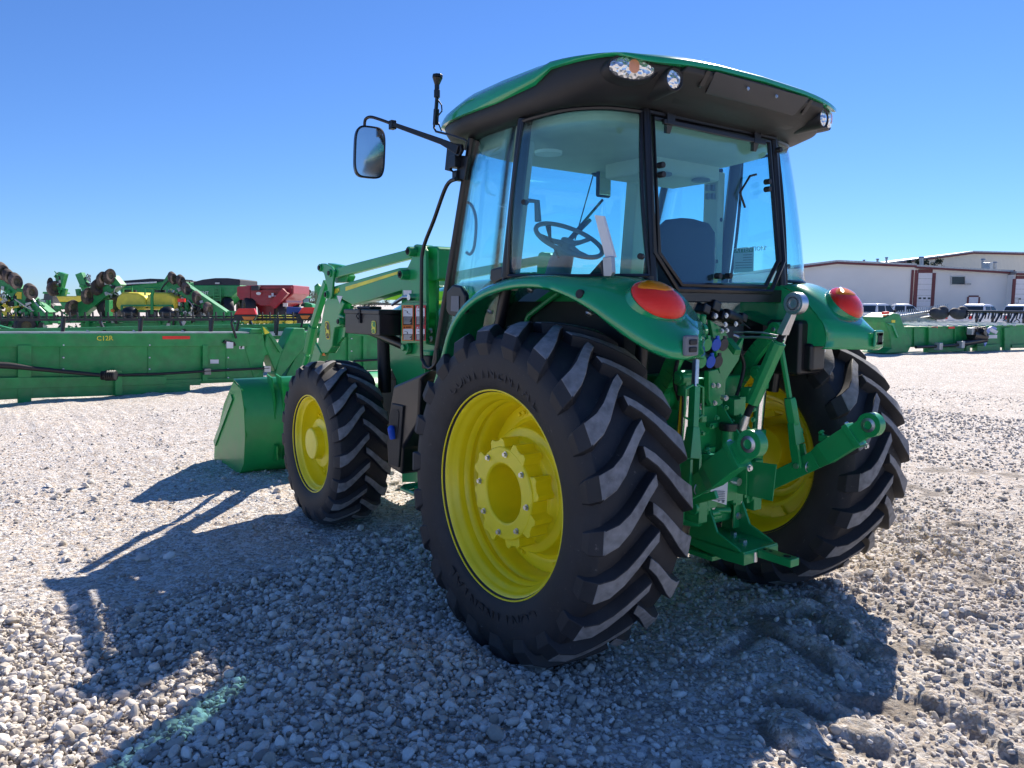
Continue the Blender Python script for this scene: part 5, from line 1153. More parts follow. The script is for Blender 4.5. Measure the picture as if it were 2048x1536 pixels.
b = MB(); pr_(b, [(474,574),(500,572),(500,600),(486,600),(474,592)], 37.95, .05); b.build('end_panel', M['redpaint'], c3)  # end panel in the same red paint as the hopper
b = MB(); q0 = atd(517,587,37.85); b.prism([q0+RH*.12*math.cos(t)*1+V((0,0,.075*math.sin(t))) for t in [2*math.pi*i/20 for i in range(20)]], WH*.02); b.build('round_badge', M['doorwhite'], c3)
b = MB(); rect(b, 502,571,517,581,37.6,.4); b.build('tarp_roll', M['tarp'], c3, bevel=.03)
b = MB()
for x0,y0,x1,y1 in ((543,586,547,593),(537,591,542,595),(549,591,554,595),(566,606,575,613)): rect(b, x0,y0,x1,y1,37.8,.05)
b.build('white_decals', M['doorwhite'], c3)
b = MB(); bm(b, (572,582), (545,612), 37.6, .35); b.build('auger', M['redpaint'], c3)
# ------------------------------------------------------------------ far tractors
def fartractor(D, x, y, s, label, flip=1):
    e = empty('far_tractor', ground_at(x, D), 0, label, 'tractor', 'tractors far behind the machine yard')
    X = lambda dx, dy: (x+dx*s*flip, y+dy*s)
    b = MB(); pr_(b, [X(-14,-26),(x+4*s*flip,y-26*s),X(6,-6),X(-14,-6)], D, 1.4); cbn = b.build('cab_glass', M['winglass'], e)
    b = MB(); pr_(b, [X(-17,-30),X(7,-30),X(8,-26),X(-18,-26)], D-.1, 1.7); b.build('cab_roof', M['greenold'], cbn, bevel=.03)
    b = MB(); pr_(b, [X(4,-16),X(24,-12),X(27,-2),X(24,2),X(4,2)], D+.2, 1.0); b.build('hood', M['greenold'], e, bevel=.05)
    for dx, r in ((-10,11),(20,8)):
        t, r_ = MB(), MB(); m_ = r*s/F*D; wheel2(t, r_, atd(*X(dx, 8-(r-8)*1.0), D-.2), WH, m_, .45); w = t.build('wheel', M['rubber'], e); r_.build('rim', M['yel2'], w)
    return e
ft1 = fartractor(52, 603, 618, .85, 'small green tractor with dark cab beyond the red grain cart')
ft2 = fartractor(48, 92, 612, .95, 'tractor with blue tinted cab between the two left planters', -1)
bt = empty('blue_implement', ground_at(600, 34), 0, 'blue tillage implement with a yellow wheel behind the orange marker light', 'implement')
b = MB(); bm(b, (575,620), (625,624), 34, .3); bm(b, (590,630), (640,632), 34, .15); b.build('frame', mat('implement_blue', (.02,.06,.28), .5), bt, bevel=.02)
t, r_ = MB(), MB(); wheel2(t, r_, atd(594,641,33.8), WH*.7+RH*.7, .35, .25); w = t.build('wheel', M['rubber'], bt); r_.build('rim', M['yel2'], w)
for k in range(7):
    b = MB(); tb(b, [(604+6*k,630),(606+6*k,638),(603+6*k,645)], 34, .025); b.build('tine', M['trim'], bt)
# blue machine and pole in the distance
silo = empty('silo', ground_at(637, 120), 0, 'tall pale green silo on the skyline left of the loader', 'silo')
b = MB(); q = ground_at(637,120); b.cyl(q, q+V((0,0,4.2)), .55, n=20); b.cyl(q+V((0,0,4.2)), q+V((0,0,4.6)), .55, .1, n=20); b.build('tank', M['greenold'], silo)
pole = empty('utility_pole', ground_at(620, 130), 0, 'thin utility pole on the skyline right of the red cart', 'pole')
b = MB(); q = ground_at(620,130); b.cyl(q, q+V((0,0,3.6)), .10, n=8); b.build('post', M['bark'], pole); b = MB(); b.sphere(q+V((0,0,3.5)), .35, 6); b.build('lamp_head', M['dark'], pole)
# ------------------------------------------------------------------ trees
def tree(x, D, h, w, label, seed, group='small trees on the skyline'):
    e = empty('tree', ground_at(x, D), 0, label, 'tree', group); q = ground_at(x, D); r0 = random.Random(seed)
    b = MB(); b.tube([q, q+V((.05,0,h*.35)), q+V((0,.1,h*.7))], [h*.035,h*.025,h*.01], n=8)
    for k in range(6):
        a = r0.uniform(0,6.3); s0 = q+V((0,0,h*r0.uniform(.3,.55))); b.tube([s0, s0+V((math.cos(a)*w*.25,math.sin(a)*w*.25,h*.15)), s0+V((math.cos(a)*w*.4,math.sin(a)*w*.4,h*.3))], [h*.015,h*.01,h*.004], n=5)
    b.build('trunk', M['bark'], e); b = MB(); cl = [(V((r0.gauss(0,.26)*w, r0.gauss(0,.26)*w, h*(.45+.5*r0.random()))), r0.uniform(.10,.2)*w) for _ in range(16)]
    for c, r in cl:
        for k in range(110):
            d = V((r0.gauss(0,1), r0.gauss(0,1), r0.gauss(0,.8))).normalized()*r*r0.random()**.4; p = q+c+d; s = h*.022*r0.uniform(.6,1.4)
            u = V((r0.uniform(-1,1), r0.uniform(-1,1), r0.uniform(-1,1))).normalized(); v = u.orthogonal().normalized(); b.add([p-u*s, p+v*s*.6, p+u*s, p-v*s*.6], [(0,1,2,3)])
    b.build('crown', M['leaf'], e); return e
tree(615, 95, 2.9, 3.0, 'low dark tree on the skyline just left of the loader arm', 1)
tree(628, 97, 2.6, 3.4, 'wider low tree between the far tractor and the silo', 2)
tree(730, 60, 2.7, 2.6, 'small bare-looking tree seen under the loader boom', 5)
tree(1835, 96, 8.2, 3.0, 'treetop showing low over the front hall roof, left of the other treetop', 3, 'treetops behind the halls')
tree(1895, 112, 9.4, 3.6, 'taller round treetop above the roof of the rear hall', 4, 'treetops behind the halls')
# far land to both sides
hl_ = MB(); r0 = random.Random(5)
pts = []
for i in range(81):
    a = YAW-1.0+2.0*i/80; pts.append((CAM.x+math.sin(a)*900, CAM.y+math.cos(a)*900, 1.6+1.6*abs(math.sin(i*.37))+r0.random()*.8))
hl_.add(pts+[(x*1.02-CAM.x*.02, y*1.02-CAM.y*.02, -1) for x, y, z in pts]+[(x, y, -1) for x, y, z in pts], [(i, i+1, i+82, i+81) for i in range(80)]+[(i+162, i+163, i+1, i) for i in range(80)])
h_ = hl_.build('far_hills', mat('distant_fields', (.22,.20,.17), .95, var=.3, vs=.02), None); tag(h_, kind='structure')
# ------------------------------------------------------------------ halls
def hall(label, D, wall, th, trims, doors=(), wins=(), mtw='beige', ridge=True):
    e = empty('metal_hall', ground_at(wall[0][0], D), 0, label, 'building', 'metal halls')
    base = [(x, None) for x, y in wall]
    P_ = [atd(x,y,D) for x, y in wall]; P_ = P_+[V((P_[-1].x,P_[-1].y,0)), V((P_[0].x,P_[0].y,0))]
    b = MB(); b.prism(P_, WH*th); wl = b.build('wall', M[mtw], e)
    b = MB()
    for i in range(len(wall)-1):
        a, c = atd(*wall[i],D), atd(*wall[i+1],D); up = WH.cross(c-a).normalized()
        up = up if up.z > 0 else -up
        b.prism([a-WH*.35+up*.05, c-WH*.35+up*.05, c-WH*.35+up*.32, a-WH*.35+up*.32], WH*(th+.7))
    b.build('roof', M['galv'], e)
    b = MB()
    for i in range(len(wall)-1):
        a, c = atd(*wall[i],D), atd(*wall[i+1],D); up = WH.cross(c-a).normalized(); up = up if up.z > 0 else -up
        b.prism([a-WH*.42-up*.06, c-WH*.42-up*.06, c-WH*.42+up*.14, a-WH*.42+up*.14], WH*.10)
    b.build('fascia', M['redtrim'], e)
    for x, w_ in trims:
        b = MB(); y = 560; a = atd(x,540,D); q = V((a.x,a.y,0)); b.prism([q-WH*.1, q-WH*.1+RH*w_, a-WH*.1+RH*w_, a-WH*.1], WH*.12); b.build('corner_trim', M['redtrim'], e)
    for (x0,y0,x1,mt_,frame) in doors:
        a, c = atd(x0,y0,D), atd(x1,y0,D); b = MB(); b.prism([V((a.x,a.y,0)),V((c.x,c.y,0)),c,a], -WH*.08); d_ = b.build('door', M[mt_], e)
        b = MB(); f_ = frame
        b.prism([a-WH*.12, c-WH*.12, c-WH*.12+V((0,0,f_)), a-WH*.12+V((0,0,f_))], WH*.1)
        for q in ((a,-f_),(c,0)): b.prism([V((q[0].x,q[0].y,0))-WH*.12+RH*q[1], V((q[0].x,q[0].y,0))-WH*.12+RH*(q[1]+f_), q[0]-WH*.12+RH*(q[1]+f_), q[0]-WH*.12+RH*q[1]], WH*.1)
        b.build('door_frame', M['redtrim'], d_)
        if x1-x0 > 22:
            b = MB()
            for k in range(1, 9): zz = a.z*k/9; b.beam(V((a.x,a.y,zz))-WH*.09, V((c.x,c.y,zz))-WH*.09, .02, .04)
            b.build('panel_joint', M['galv'], d_)
            for k in range(3):
                q = V((a.x,a.y,2.45)).lerp(V((c.x,c.y,2.45)), .12+.33*k); b = MB(); b.prism([q-WH*.1, q-WH*.1+RH*.27, q-WH*.1+RH*.27+V((0,0,.17)), q-WH*.1+V((0,0,.17))], WH*.05); b.build('door_window', M['winglass'], d_)
    for (x0,y0,x1,y1) in wins:
        b = MB(); rect(b, x0,y0,x1,y1, D-.06, .1); w_ = b.build('window', M['winglass'], e)
        b = MB(); c_ = [(x0,y0),(x1,y0),(x1,y1),(x0,y1)]
        for i in range(4): bm(b, c_[i], c_[(i+1) % 4], D-.1, .06)
        b.build('window_frame', M['galv'], w_)
    return e
h1 = hall('nearest beige metal hall, its gable wall blank with dark red trim', 75, [(1585,537.5),(1672,527),(1829,534)], 25, [(1823,.22),(1830,.22)])
h2 = hall('lower hall wing with tall white overhead door, one window and a small door', 78, [(1829,536),(1882,539),(2022,547)], 20, [(2016,.3),(2023,.3)], doors=[(1836,546,1864,'doorwhite',.35),(1937,594,1956,'doorwhite',.15)], wins=[(1903,553,1930,569)])
h3 = hall('tall pale hall rising behind the front roofs', 100, [(1770,530),(1945,507),(2100,511)], 30, [], mtw='beige2')
h4 = hall('hall section at the right edge with a small window and double vent', 77, [(2028,549),(2120,552)], 18, [], doors=[(2031,558,2090,'doorwhite',.3)], wins=[(2029.5,596,2037,606)])
b = MB(); q = atd(1936,568,77.3); b.box(q, (.5,.4,.2)); o = b.build('wall_lamp', M['galv'], h2, bevel=.03)
for (x, D, y0, y1, r, nm) in ((1728,88,526,522,.10,1),(1755,88,524,520,.12,1),(1773,88,524,517,.12,1),(1843,92,532,516,.22,2),(1966,90,541,520,.16,3),(1990,90,541,526,.16,3)):
    a, c = atd(x,y0+8,D), atd(x,y1,D); b = MB(); b.cyl(a, c, r, n=12); b.cyl(c, c+V((0,0,.15)), r*1.6, r*1.3, n=12); b.build('roof_vent', M['galv'], h1 if nm == 1 else (h2 if nm == 2 else h3))
b = MB(); a = atd(1975,541,89); b.box(a+V((0,0,.5)), (.8,.8,.8)); b.build('roof_fan', M['galv'], h3, bevel=.05)
# ------------------------------------------------------------------ pickups
def pickup(x, D, yaw, label, first=None):
    if first is not None:
        r_ = copy_tree(first)
        for k, v in (('label', label),): r_[k] = v
        r_.location = ground_at(x, D); r_.rotation_euler = (0,0,yaw); return r_
    e = empty('pickup_truck', (0,0,0), 0, label, 'pickup', 'pickups parked in front of the halls')
    b = MB(); prof = [(-2.9,.55),(-2.95,1.02),(-2.9,1.12),(-1.05,1.14),(-.95,1.16),(1.15,1.16),(2.0,1.08),(2.75,.98),(2.92,.80),(2.92,.50),(-2.9,.48)]
    b.loft([[V((s_, y, z)) for y, z in prof] for s_ in (-.98, -.6, .6, .98)], cap=True, smooth=False); body = b.build('body', M['carwhite'], e, bevel=.06, seg=3)
    b = MB(); b.boxb((-.8,-2.8,.95),(.8,-1.15,1.16)); b.build('load_bed', M['dark'], body)
    b = MB(); secs = []
    for z, y0, y1, w_ in ((1.14,-1.1,1.2,.93),(1.35,-1.05,.98,.90),(1.62,-.95,.62,.82),(1.80,-.85,.35,.76),(1.87,-.7,.15,.66)):
        secs.append([V((w_,y0,z)),V((w_,y1,z)),V((-w_,y1,z)),V((-w_,y0,z))])
    b.loft(secs, cap=True, smooth=False); cab = b.build('cab', M['carwhite'], e, bevel=.05, seg=2)
    for sg in (-1, 1):
        for y0, y1, y2, y3 in ((-.90,-.12,-.12,-.80),(-.02,.88,.48,-.02)):
            b = MB(); b.prism([V((sg*.925,y0,1.22)),V((sg*.925,y1,1.22)),V((sg*.82,y2,1.70)),V((sg*.82,y3,1.70))], (sg*.012,0,0)); b.build('side_window', M['winglass'], cab)
    b = MB(); b.prism([V((-.80,1.09,1.24)),V((.80,1.09,1.24)),V((.70,.49,1.75)),V((-.70,.49,1.75))], (0,.02,.02)); b.build('windscreen', M['winglass'], cab)
    b = MB(); b.prism([V((-.80,-1.08,1.22)),V((.80,-1.08,1.22)),V((.72,-.92,1.70)),V((-.72,-.92,1.70))], (0,-.02,.0)); b.build('rear_screen', M['winglass'], cab)
    for sx in (-.86, .86):
        for y in (-1.95, 1.9):
            t, r_ = MB(), MB(); wheel2(t, r_, (sx,y,.40), (1,0,0), .40, .26); w = t.build('wheel', M['rubber'], e); r_.build('rim', M['galv'], w)
        b = MB(); b.boxb((sx-.1,2.86,.72),(sx+.1,2.95,.88)); b.build('headlight', M['clear'], e, bevel=.02)
        b = MB(); b.boxb((sx-.08,-2.97,.75),(sx+.08,-2.90,1.0)); b.build('tail_light', M['reflred'], e, bevel=.01)
        b = MB(); b.boxb((sx*1.1-.12,.80,1.18),(sx*1.1+.12,.90,1.38)); b.build('mirror', M['trim'], e, bevel=.02)
    b = MB(); b.boxb((-.95,2.88,.45),(.95,2.99,.62)); b.boxb((-.95,-3.0,.45),(.95,-2.9,.62)); b.build('bumper', M['galv'], e, bevel=.02)
    b = MB(); b.boxb((-.6,2.9,.66),(.6,2.96,.90)); b.build('grille', M['trim'], e, bevel=.01)
    e.location = ground_at(x, D); e.rotation_euler = (0,0,yaw); return e
pk = pickup(1752, 60, -YAW-1.15, 'white pickup parked just right of the tractor fender')
pickup(1808, 62, -YAW-1.9, 'white pickup half hidden behind the end of the green header', pk)
pickup(1957, 58, -YAW-1.0, 'white pickup below the small white door, clear of the reel', pk)
pickup(2044, 60, -YAW-1.2, 'white pickup cut off by the right edge of the photo', pk)
# ------------------------------------------------------------------ right-hand grain header
gA, gB = V((22.1,10.6,0)), V((29.3,9.3,0)); gn = (gB-gA).normalized(); gN = V((gn.y,-gn.x,0)); gN = gN if gN.dot(WH) > 0 else -gN
def Dg(x):
    d = CW + CR*((x-1024)/F) - CU*((660-768)/F); t = (gA-CAM).dot(gN)/d.dot(gN); return (d*t).dot(WH)
gh = empty('grain_header', (24.5,10.2,0), 0, 'green draper header with curved end shield lying in front of the halls', 'grain header')
cg = lambda x, y: (1700+x/5.885, 560+y/5.885)
def gp(pts, th, name, mt, off=0, bevel=.01, parent=None):
    b = MB(); P_ = [atd(*cg(x,y), Dg(cg(x,y)[0]))-gN*off for x, y in pts]; P_ = [V((p.x,p.y,max(p.z,.02))) for p in P_]; b.prism(P_, gN*th); return b.build(name, mt, parent or gh, bevel=bevel)
gp([(600,560),(1480,540),(2400,530),(2400,780),(1480,800),(640,790)], .06, 'back_panel', M['greenold'])
gp([(520,552),(2400,520),(2400,535),(560,570)], .25, 'top_beam', M['greenold'], off=.05)
gp([(890,790),(1310,785),(1310,860),(890,860)], .2, 'bottom_beam', M['greenold'], off=.1)
gp([(1460,770),(1730,750),(1730,840),(1460,850)], .2, 'bottom_beam', M['greenold'], off=.12)
gp([(1870,760),(2400,740),(2400,790),(1870,800)], .2, 'bottom_beam', M['greenold'], off=.12)
for x0, x1 in ((1340,1384),(1790,1860),(900,1000)): gp([(x0,560),(x1,555),(x1,870),(x0,870)], .12, 'back_post', M['greenold'], off=.09)
for x in (740,990,1220,1480): gp([(x,570),(x+14,570),(x+14,780),(x,780)], .06, 'panel_rib', M['greenold'], off=.05)
gp([(360,440),(470,385),(540,400),(600,560),(660,680),(680,760),(640,850),(380,890),(350,860),(440,800),(420,620),(360,500)], .9, 'end_shield', M['greenold'], off=.15, bevel=.05)
gp([(370,505),(450,505),(515,670),(500,680),(440,540)], .1, 'shield_rib', M['greeng'], off=.2)
for x in (940,1140): gp([(x,550),(x+70,548),(x+70,570),(x,572)], .01, 'red_reflector', M['reflred'], off=.07, bevel=0)
gp([(370,375),(430,370),(435,400),(370,405)], .1, 'marker_light', M['reflred'], off=.1); gp([(385,410),(445,415),(445,450),(390,450)], .1, 'amber_lamp', M['orange'], off=.1)
for a, c, r in (((680,785),(930,775),.05),((930,778),(1200,755),.05),((1180,750),(1500,695),.11),((1330,640),(1480,660),.18)):
    b = MB(); b.tube([atd(*cg(*a),Dg(cg(*a)[0]))-gN*.3, atd(*cg(*c),Dg(cg(*c)[0]))-gN*.3], r, n=10); b.build('driveshaft', M['trim'], gh)
for q in ((940,775),(1200,755),(1320,600)): b = MB(); b.box(atd(*cg(*q),Dg(cg(*q)[0]))-gN*.32, (.22,.2,.25)); b.build('shaft_bearing', M['galv'], gh, bevel=.02)
b = MB()
for k in range(14): b.box(atd(*cg(1380+rr.uniform(-60,90),620+rr.uniform(-50,70)),Dg(1935))-gN*rr.uniform(.1,.4), (rr.uniform(.1,.3),.2,rr.uniform(.1,.3)), Matrix.Rotation(rr.uniform(0,3),3,'Y'))
b.build('gear_drive', M['trim'], gh, bevel=.01)
b = MB(); c_ = atd(*cg(1600,690),Dg(1970))-gN*.2; b.lathe(c_, gN, [(.45,-.02),(.25,.02),(.25,.05),(.45,.01)], n=30, closed=True, a0=-2.2, a1=.6); b.build('blue_guard', mat('pale_blue_guard', (.2,.3,.65), .4), gh)
b = MB()
for a, c in (((1625,570),(1720,620)),((1560,600),(1620,640)),((1560,670),(1720,665))): bm(b, cg(*a), cg(*c), Dg(1980)-.3, .12)
b.build('feeder_links', M['doorwhite'], gh)
for i, x in enumerate((720,820,940,1050,1180,1300,1420,1510,1640,1750,1860,1990,2100)):
    a = atd(*cg(x+90,538-(i*.5)),Dg(cg(x,0)[0])); c = a+gN*1.3-gn*.5+V((0,0,.12)); b = MB(); b.beam(a, c, .07, .05); b.build('deck_strut', M['doorwhite'], gh)
gp([(640,520),(820,490),(1250,430),(1290,450),(1340,500),(700,540)], .1, 'auger_trough', M['galv'], off=-1.0)
b = MB(); n_ = 60; a0 = atd(*cg(700,520),Dg(1820))+gN*.9; a1 = atd(*cg(1270,450),Dg(1915))+gN*1.3
b.tube([a0.lerp(a1,i/n_) for i in range(n_+1)], [.10+.10*(i % 2) for i in range(n_+1)], n=10); b.build('auger', M['galv'], gh)
for k, (x, y, w_) in enumerate(((1060,400,130),(1290,400,120))):
    b = MB(); c_ = atd(*cg(x,y),Dg(cg(x,y)[0])+1.4); b.sphere(c_, .42, 10, (1.6,.35,.5)); b.sphere(c_+V((.2,0,.12)), .3, 8, (1.3,.4,.6)); b.sphere(c_+V((-.4,0,.05)), .3, 8, (1.2,.4,.6)); b.build('reel_end_cover', M['tarp'], gh)
b = MB(); a0, a1 = atd(*cg(560,430),Dg(1800)+1.0), atd(*cg(1140,345),Dg(1900)+1.8); b.tube([a0,a1], .05, n=8); b.build('reel_tube', M['galv'], gh)
for i in range(24):
    q = a0.lerp(a1, i/23); b = MB(); b.beam(q, q+V((.03,0,.20)), .02, .03, WH); b.build('reel_tine', M['galv'], gh)
a0, a1 = atd(*cg(1380,370),Dg(1940)+1.2), atd(*cg(2300,380),Dg(2048)+1.2); b = MB(); b.tube([a0,a1], .05, n=8); b.build('reel_tube', M['trim'], gh)
for i in range(26):
    q = a0.lerp(a1, i/25); b = MB(); b.beam(q, q+V((-.12,0,-.26)), .03, .045, WH); b.build('reel_tine', M['trim'], gh)
for i in range(5):
    q = a0.lerp(a1, (i+.6)/5); b = MB(); b.beam(q, q+V((0,0,-.6)), .06, .08, WH); b.beam(q+V((0,0,-.6)), q+V((0,0,0))+gn*.5, .05, .06, WH); b.build('reel_arm', M['trim'], gh)
b = MB(); b.tube([a0-V((0,0,.62)), a1-V((0,0,.55))], .10, n=8); b.build('cutter_bar', M['galv'], gh)
gp([(440,470),(482,470),(482,500),(440,500)], .01, 'yellow_decal', M['decalyellow'], off=.16, bevel=0)
# ------------------------------------------------------------------ ground: one sheet to the horizon, real relief near the tractor
def vnoise(x, y, seed):
    xi, yi = np.floor(x).astype(np.int64), np.floor(y).astype(np.int64); fx, fy = x-xi, y-yi
    fx = fx*fx*fx*(fx*(fx*6-15)+10); fy = fy*fy*fy*(fy*(fy*6-15)+10)
    def h(a, b):
        n = (a*374761393 + b*668265263 + seed*2147483647) & 0xffffffff
        n = ((n ^ (n >> 13))*1274126177) & 0xffffffff
        return ((n ^ (n >> 16)) & 0xffff)/65535.
    return (h(xi,yi)*(1-fx)+h(xi+1,yi)*fx)*(1-fy)+(h(xi,yi+1)*(1-fx)+h(xi+1,yi+1)*fx)*fy
def fbm(x, y, f, o, seed):
    s, a, t = 0, 1, 0
    for i in range(o): s = s+a*vnoise(x*f*2**i+13.7*i, y*f*2**i-7.1*i, seed+i); t += a; a *= .5
    return s/t
def sst(a, b, x): t = np.clip((x-a)/(b-a), 0, 1); return t*t*(3-2*t)
TRACKS = [((3.4,-.42),(-1.4,-.80),.34,0), ((3.4,-1.20),(-1.6,-1.62),.34,1), ((2.9,.5),(1.2,-1.9),.30,0)]
SEGS = []
for (x0, y0, x1, y1, am) in ((300,250,560,245,.040),(430,322,565,308,.036),(475,378,755,500,.052),(595,325,845,470,.050),(640,292,765,400,.036),(515,568,725,645,.050),(345,445,455,398,.036),(535,640,645,765,.046),(330,560,470,520,.030),(700,590,850,600,.030),
    (895,305,1025,400,.050),(1050,500,1210,585,.046),(905,560,1110,640,.036),(830,215,960,290,.040),(960,420,1120,470,.040),(1130,640,1260,740,.046),(700,700,880,720,.044),(1090,330,1240,380,.04),(860,150,1010,175,.034),(220,470,330,470,.03)):
    a, b = at(1200+x0/1.4976, 1000+y0/1.4976, Z=0), at(1200+x1/1.4976, 1000+y1/1.4976, Z=0); SEGS.append((a.x, a.y, b.x, b.y, am*(.55 if x0 > 820 else .85)))
def ridges(x, y):
    near = (np.abs(x-.5) < 3.2)&(np.abs(y+1) < 2.2); H = np.zeros_like(x); S = np.zeros_like(x); X, Y = x[near], y[near]
    wx = (fbm(X, Y, 5, 2, 301)-.5)*.10; h = np.zeros_like(X); so_ = np.zeros_like(X)
    for (ax0, ay0, bx0, by0, am) in SEGS:
        dx, dy = bx0-ax0, by0-ay0; L = math.hypot(dx, dy); dx /= L; dy /= L
        s = (X-ax0)*dx+(Y-ay0)*dy; t = -(X-ax0)*dy+(Y-ay0)*dx
        sg = 1 if (-dy*(CX-ax0)+dx*(CY-ay0)) > 0 else -1; t = t*sg+wx     # t > 0 towards the camera
        e = sst(-.07, .05, s)*sst(L+.07, L-.05, s)
        h = h + am*e*sst(-.10, -.02, t)*sst(.055, .020, t) - am*.4*e*np.exp(-((t-.085)/.035)**2)
        so_ = np.maximum(so_, e*np.exp(-((t-.075)/.036)**2))
    br = .45+.9*fbm(X, Y, 4.5, 3, 311); H[near] = h*br; S[near] = so_*np.clip(br, 0, 1); return H, S
def gravel_mask(x, y):
    """1 where the loose stone bank lies"""
    n = fbm(x, y, .9, 3, 31)-.5; n2 = fbm(x, y, 3.0, 2, 77)-.5; w = n*.9+n2*.4
    m = sst(1.72, 1.28, y+w+.12*np.sin(x*2.3))*sst(-.42, -.95, x+w*.8)*sst(-.25, .3, (y+.85)-(x+1.5)*.6+w)*sst(-4.6, -3.4, x+w)
    return np.clip(m, 0, 1)
def rut_mask(x, y): return sst(-.35, .25, x*.8-y*.55-.25+(fbm(x, y, .8, 2, 5)-.5)*.8)*sst(6, 3.5, np.hypot(x-1, y+1))
def height(x, y):
    near = np.exp(-(np.hypot(x+1, y)/14.)**2)
    h = (fbm(x, y, .35, 3, 1)-.5)*.05*near + (fbm(x, y, 1.6, 3, 9)-.5)*.045
    h = h + np.maximum(0, fbm(x, y, 5., 3, 15)-.5)*.075*sst(.35, .75, fbm(x, y, .7, 2, 41))
    rm = rut_mask(x, y); r = 0
    for (a, b, w, k) in TRACKS:
        dx, dy = b[0]-a[0], b[1]-a[1]; L = math.hypot(dx, dy); dx /= L; dy /= L
        s = (x-a[0])*dx+(y-a[1])*dy; t = -(x-a[0])*dy+(y-a[1])*dx; t = t+.12*np.sin(s*1.1+k)
        m = sst(w*.75, w*.45, np.abs(t)); ph = (s+(1 if k else -1)*np.abs(t)*.30+.10*(t > 0))/.23+(fbm(x, y, 3, 2, 60)-.5)*.8
        f = ph-np.floor(ph); bar = sst(0, .22, f)*sst(.68, .42, f); r = r + m*(bar*.030-.012)
    h = h + r*rm*(.5+.8*fbm(x, y, 2.2, 2, 91))
    h = h + ridges(x, y)[0]
    h = h + rm*(np.abs(fbm(x, y, 6, 3, 22)-.5)*.06+(fbm(x, y, 14, 3, 23)-.5)*.014)
    h = h + gravel_mask(x, y)*(.016+(fbm(x, y, 2.5, 2, 55)-.5)*.04)
    h = h + (fbm(x, y, 22, 2, 3)-.5)*.008*near + np.abs(fbm(x, y, 9, 3, 12)-.5)*.016*near
    ch_ = 0
    for (wx, wy, ww, wl, d) in ((-.838,0,.27,.30,.028),(.838,0,.27,.30,.028),(-.802,2.365,.21,.26,.018),(.802,2.365,.21,.26,.018)):
        q = np.exp(-((x-wx)/ww)**4-((y-wy)/wl)**4); h = h*(1-q)+q*(-d)
        rim_ = np.exp(-((np.hypot((x-wx)/ww, (y-wy)/wl)-1.25)/.22)**2); h = h+rim_*.018*(fbm(x, y, 7, 2, 66))
    return h*np.clip(1-(np.hypot(x+1,y)-20)/25, 0, 1)
def rut_dark(x, y):  # darker tone in track grooves, random patches and the camera side of ridges
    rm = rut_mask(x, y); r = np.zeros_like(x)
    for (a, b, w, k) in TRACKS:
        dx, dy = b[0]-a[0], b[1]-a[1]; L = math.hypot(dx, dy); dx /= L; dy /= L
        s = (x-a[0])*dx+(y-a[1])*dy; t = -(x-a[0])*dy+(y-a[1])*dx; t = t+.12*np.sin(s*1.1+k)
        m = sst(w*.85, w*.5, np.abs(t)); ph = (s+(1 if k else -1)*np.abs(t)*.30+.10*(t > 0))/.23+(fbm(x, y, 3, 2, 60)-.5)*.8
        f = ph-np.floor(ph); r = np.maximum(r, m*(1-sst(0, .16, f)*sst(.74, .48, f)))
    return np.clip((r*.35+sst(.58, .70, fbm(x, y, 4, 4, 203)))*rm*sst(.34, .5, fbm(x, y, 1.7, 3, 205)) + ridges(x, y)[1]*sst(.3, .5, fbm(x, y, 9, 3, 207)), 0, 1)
def axis_(a, b, fine, lo, hi, g=1.045):
    c = list(np.arange(a, b+1e-9, fine)); s = fine; p = b
    while p < hi: s *= g; p += s; c.append(p)
    s = fine; p = a; l = []
    while p > lo: s *= g; p -= s; l.append(p)
    return np.array(l[::-1]+c)
ax_, ay_ = axis_(-3.9, 2.9, .0145, -1200, 1500), axis_(-2.1, 3.1, .0145, -60, 1500)
GX, GY = np.meshgrid(ax_, ay_); GZ = height(GX, GY)
me = bpy.data.meshes.new('ground'); nx, ny = len(ax_), len(ay_)
me.vertices.add(nx*ny); me.vertices.foreach_set('co', np.stack([GX, GY, GZ], -1).astype(np.float32).ravel())
ii = (np.arange(ny-1)[:,None]*nx+np.arange(nx-1)[None,:]).ravel(); q = np.stack([ii, ii+1, ii+nx+1, ii+nx], -1).astype(np.int32)
me.loops.add(q.size); me.loops.foreach_set('vertex_index', q.ravel()); me.polygons.add(len(q)); me.polygons.foreach_set('loop_start', (np.arange(len(q))*4).astype(np.int32)); me.update(calc_edges=True)
me.polygons.foreach_set('use_smooth', np.ones(len(q), bool))
for nm, arr in (('gravel', gravel_mask(GX, GY)), ('rut', rut_mask(GX, GY)), ('rut_dark', rut_dark(GX, GY))):
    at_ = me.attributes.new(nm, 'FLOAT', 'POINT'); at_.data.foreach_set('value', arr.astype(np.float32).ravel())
mt, n, b = newmat('gravel_ground'); L = n.links; N = n.nodes.new
tc = N('ShaderNodeTexCoord')
def noise(s, d=6, ro=.6): k = N('ShaderNodeTexNoise'); k.inputs['Scale'].default_value = s; k.inputs['Detail'].default_value = d; k.inputs['Roughness'].default_value = ro; L.new(tc.outputs['Object'], k.inputs['Vector']); return k
def voro(s, f='F1', rnd_=1): k = N('ShaderNodeTexVoronoi'); k.inputs['Scale'].default_value = s; k.feature = f; k.inputs['Randomness'].default_value = rnd_; L.new(tc.outputs['Object'], k.inputs['Vector']); return k
def mixc(f, a, c, t='MIX', fac=None):
    k = N('ShaderNodeMix'); k.data_type = 'RGBA'; k.blend_type = t
    if fac is not None: k.inputs[0].default_value = fac
    else: L.new(f, k.inputs[0])
    for i, v in ((6, a), (7, c)):
        if isinstance(v, tuple): k.inputs[i].default_value = (*v, 1)
        else: L.new(v, k.inputs[i])
    return k.outputs[2]
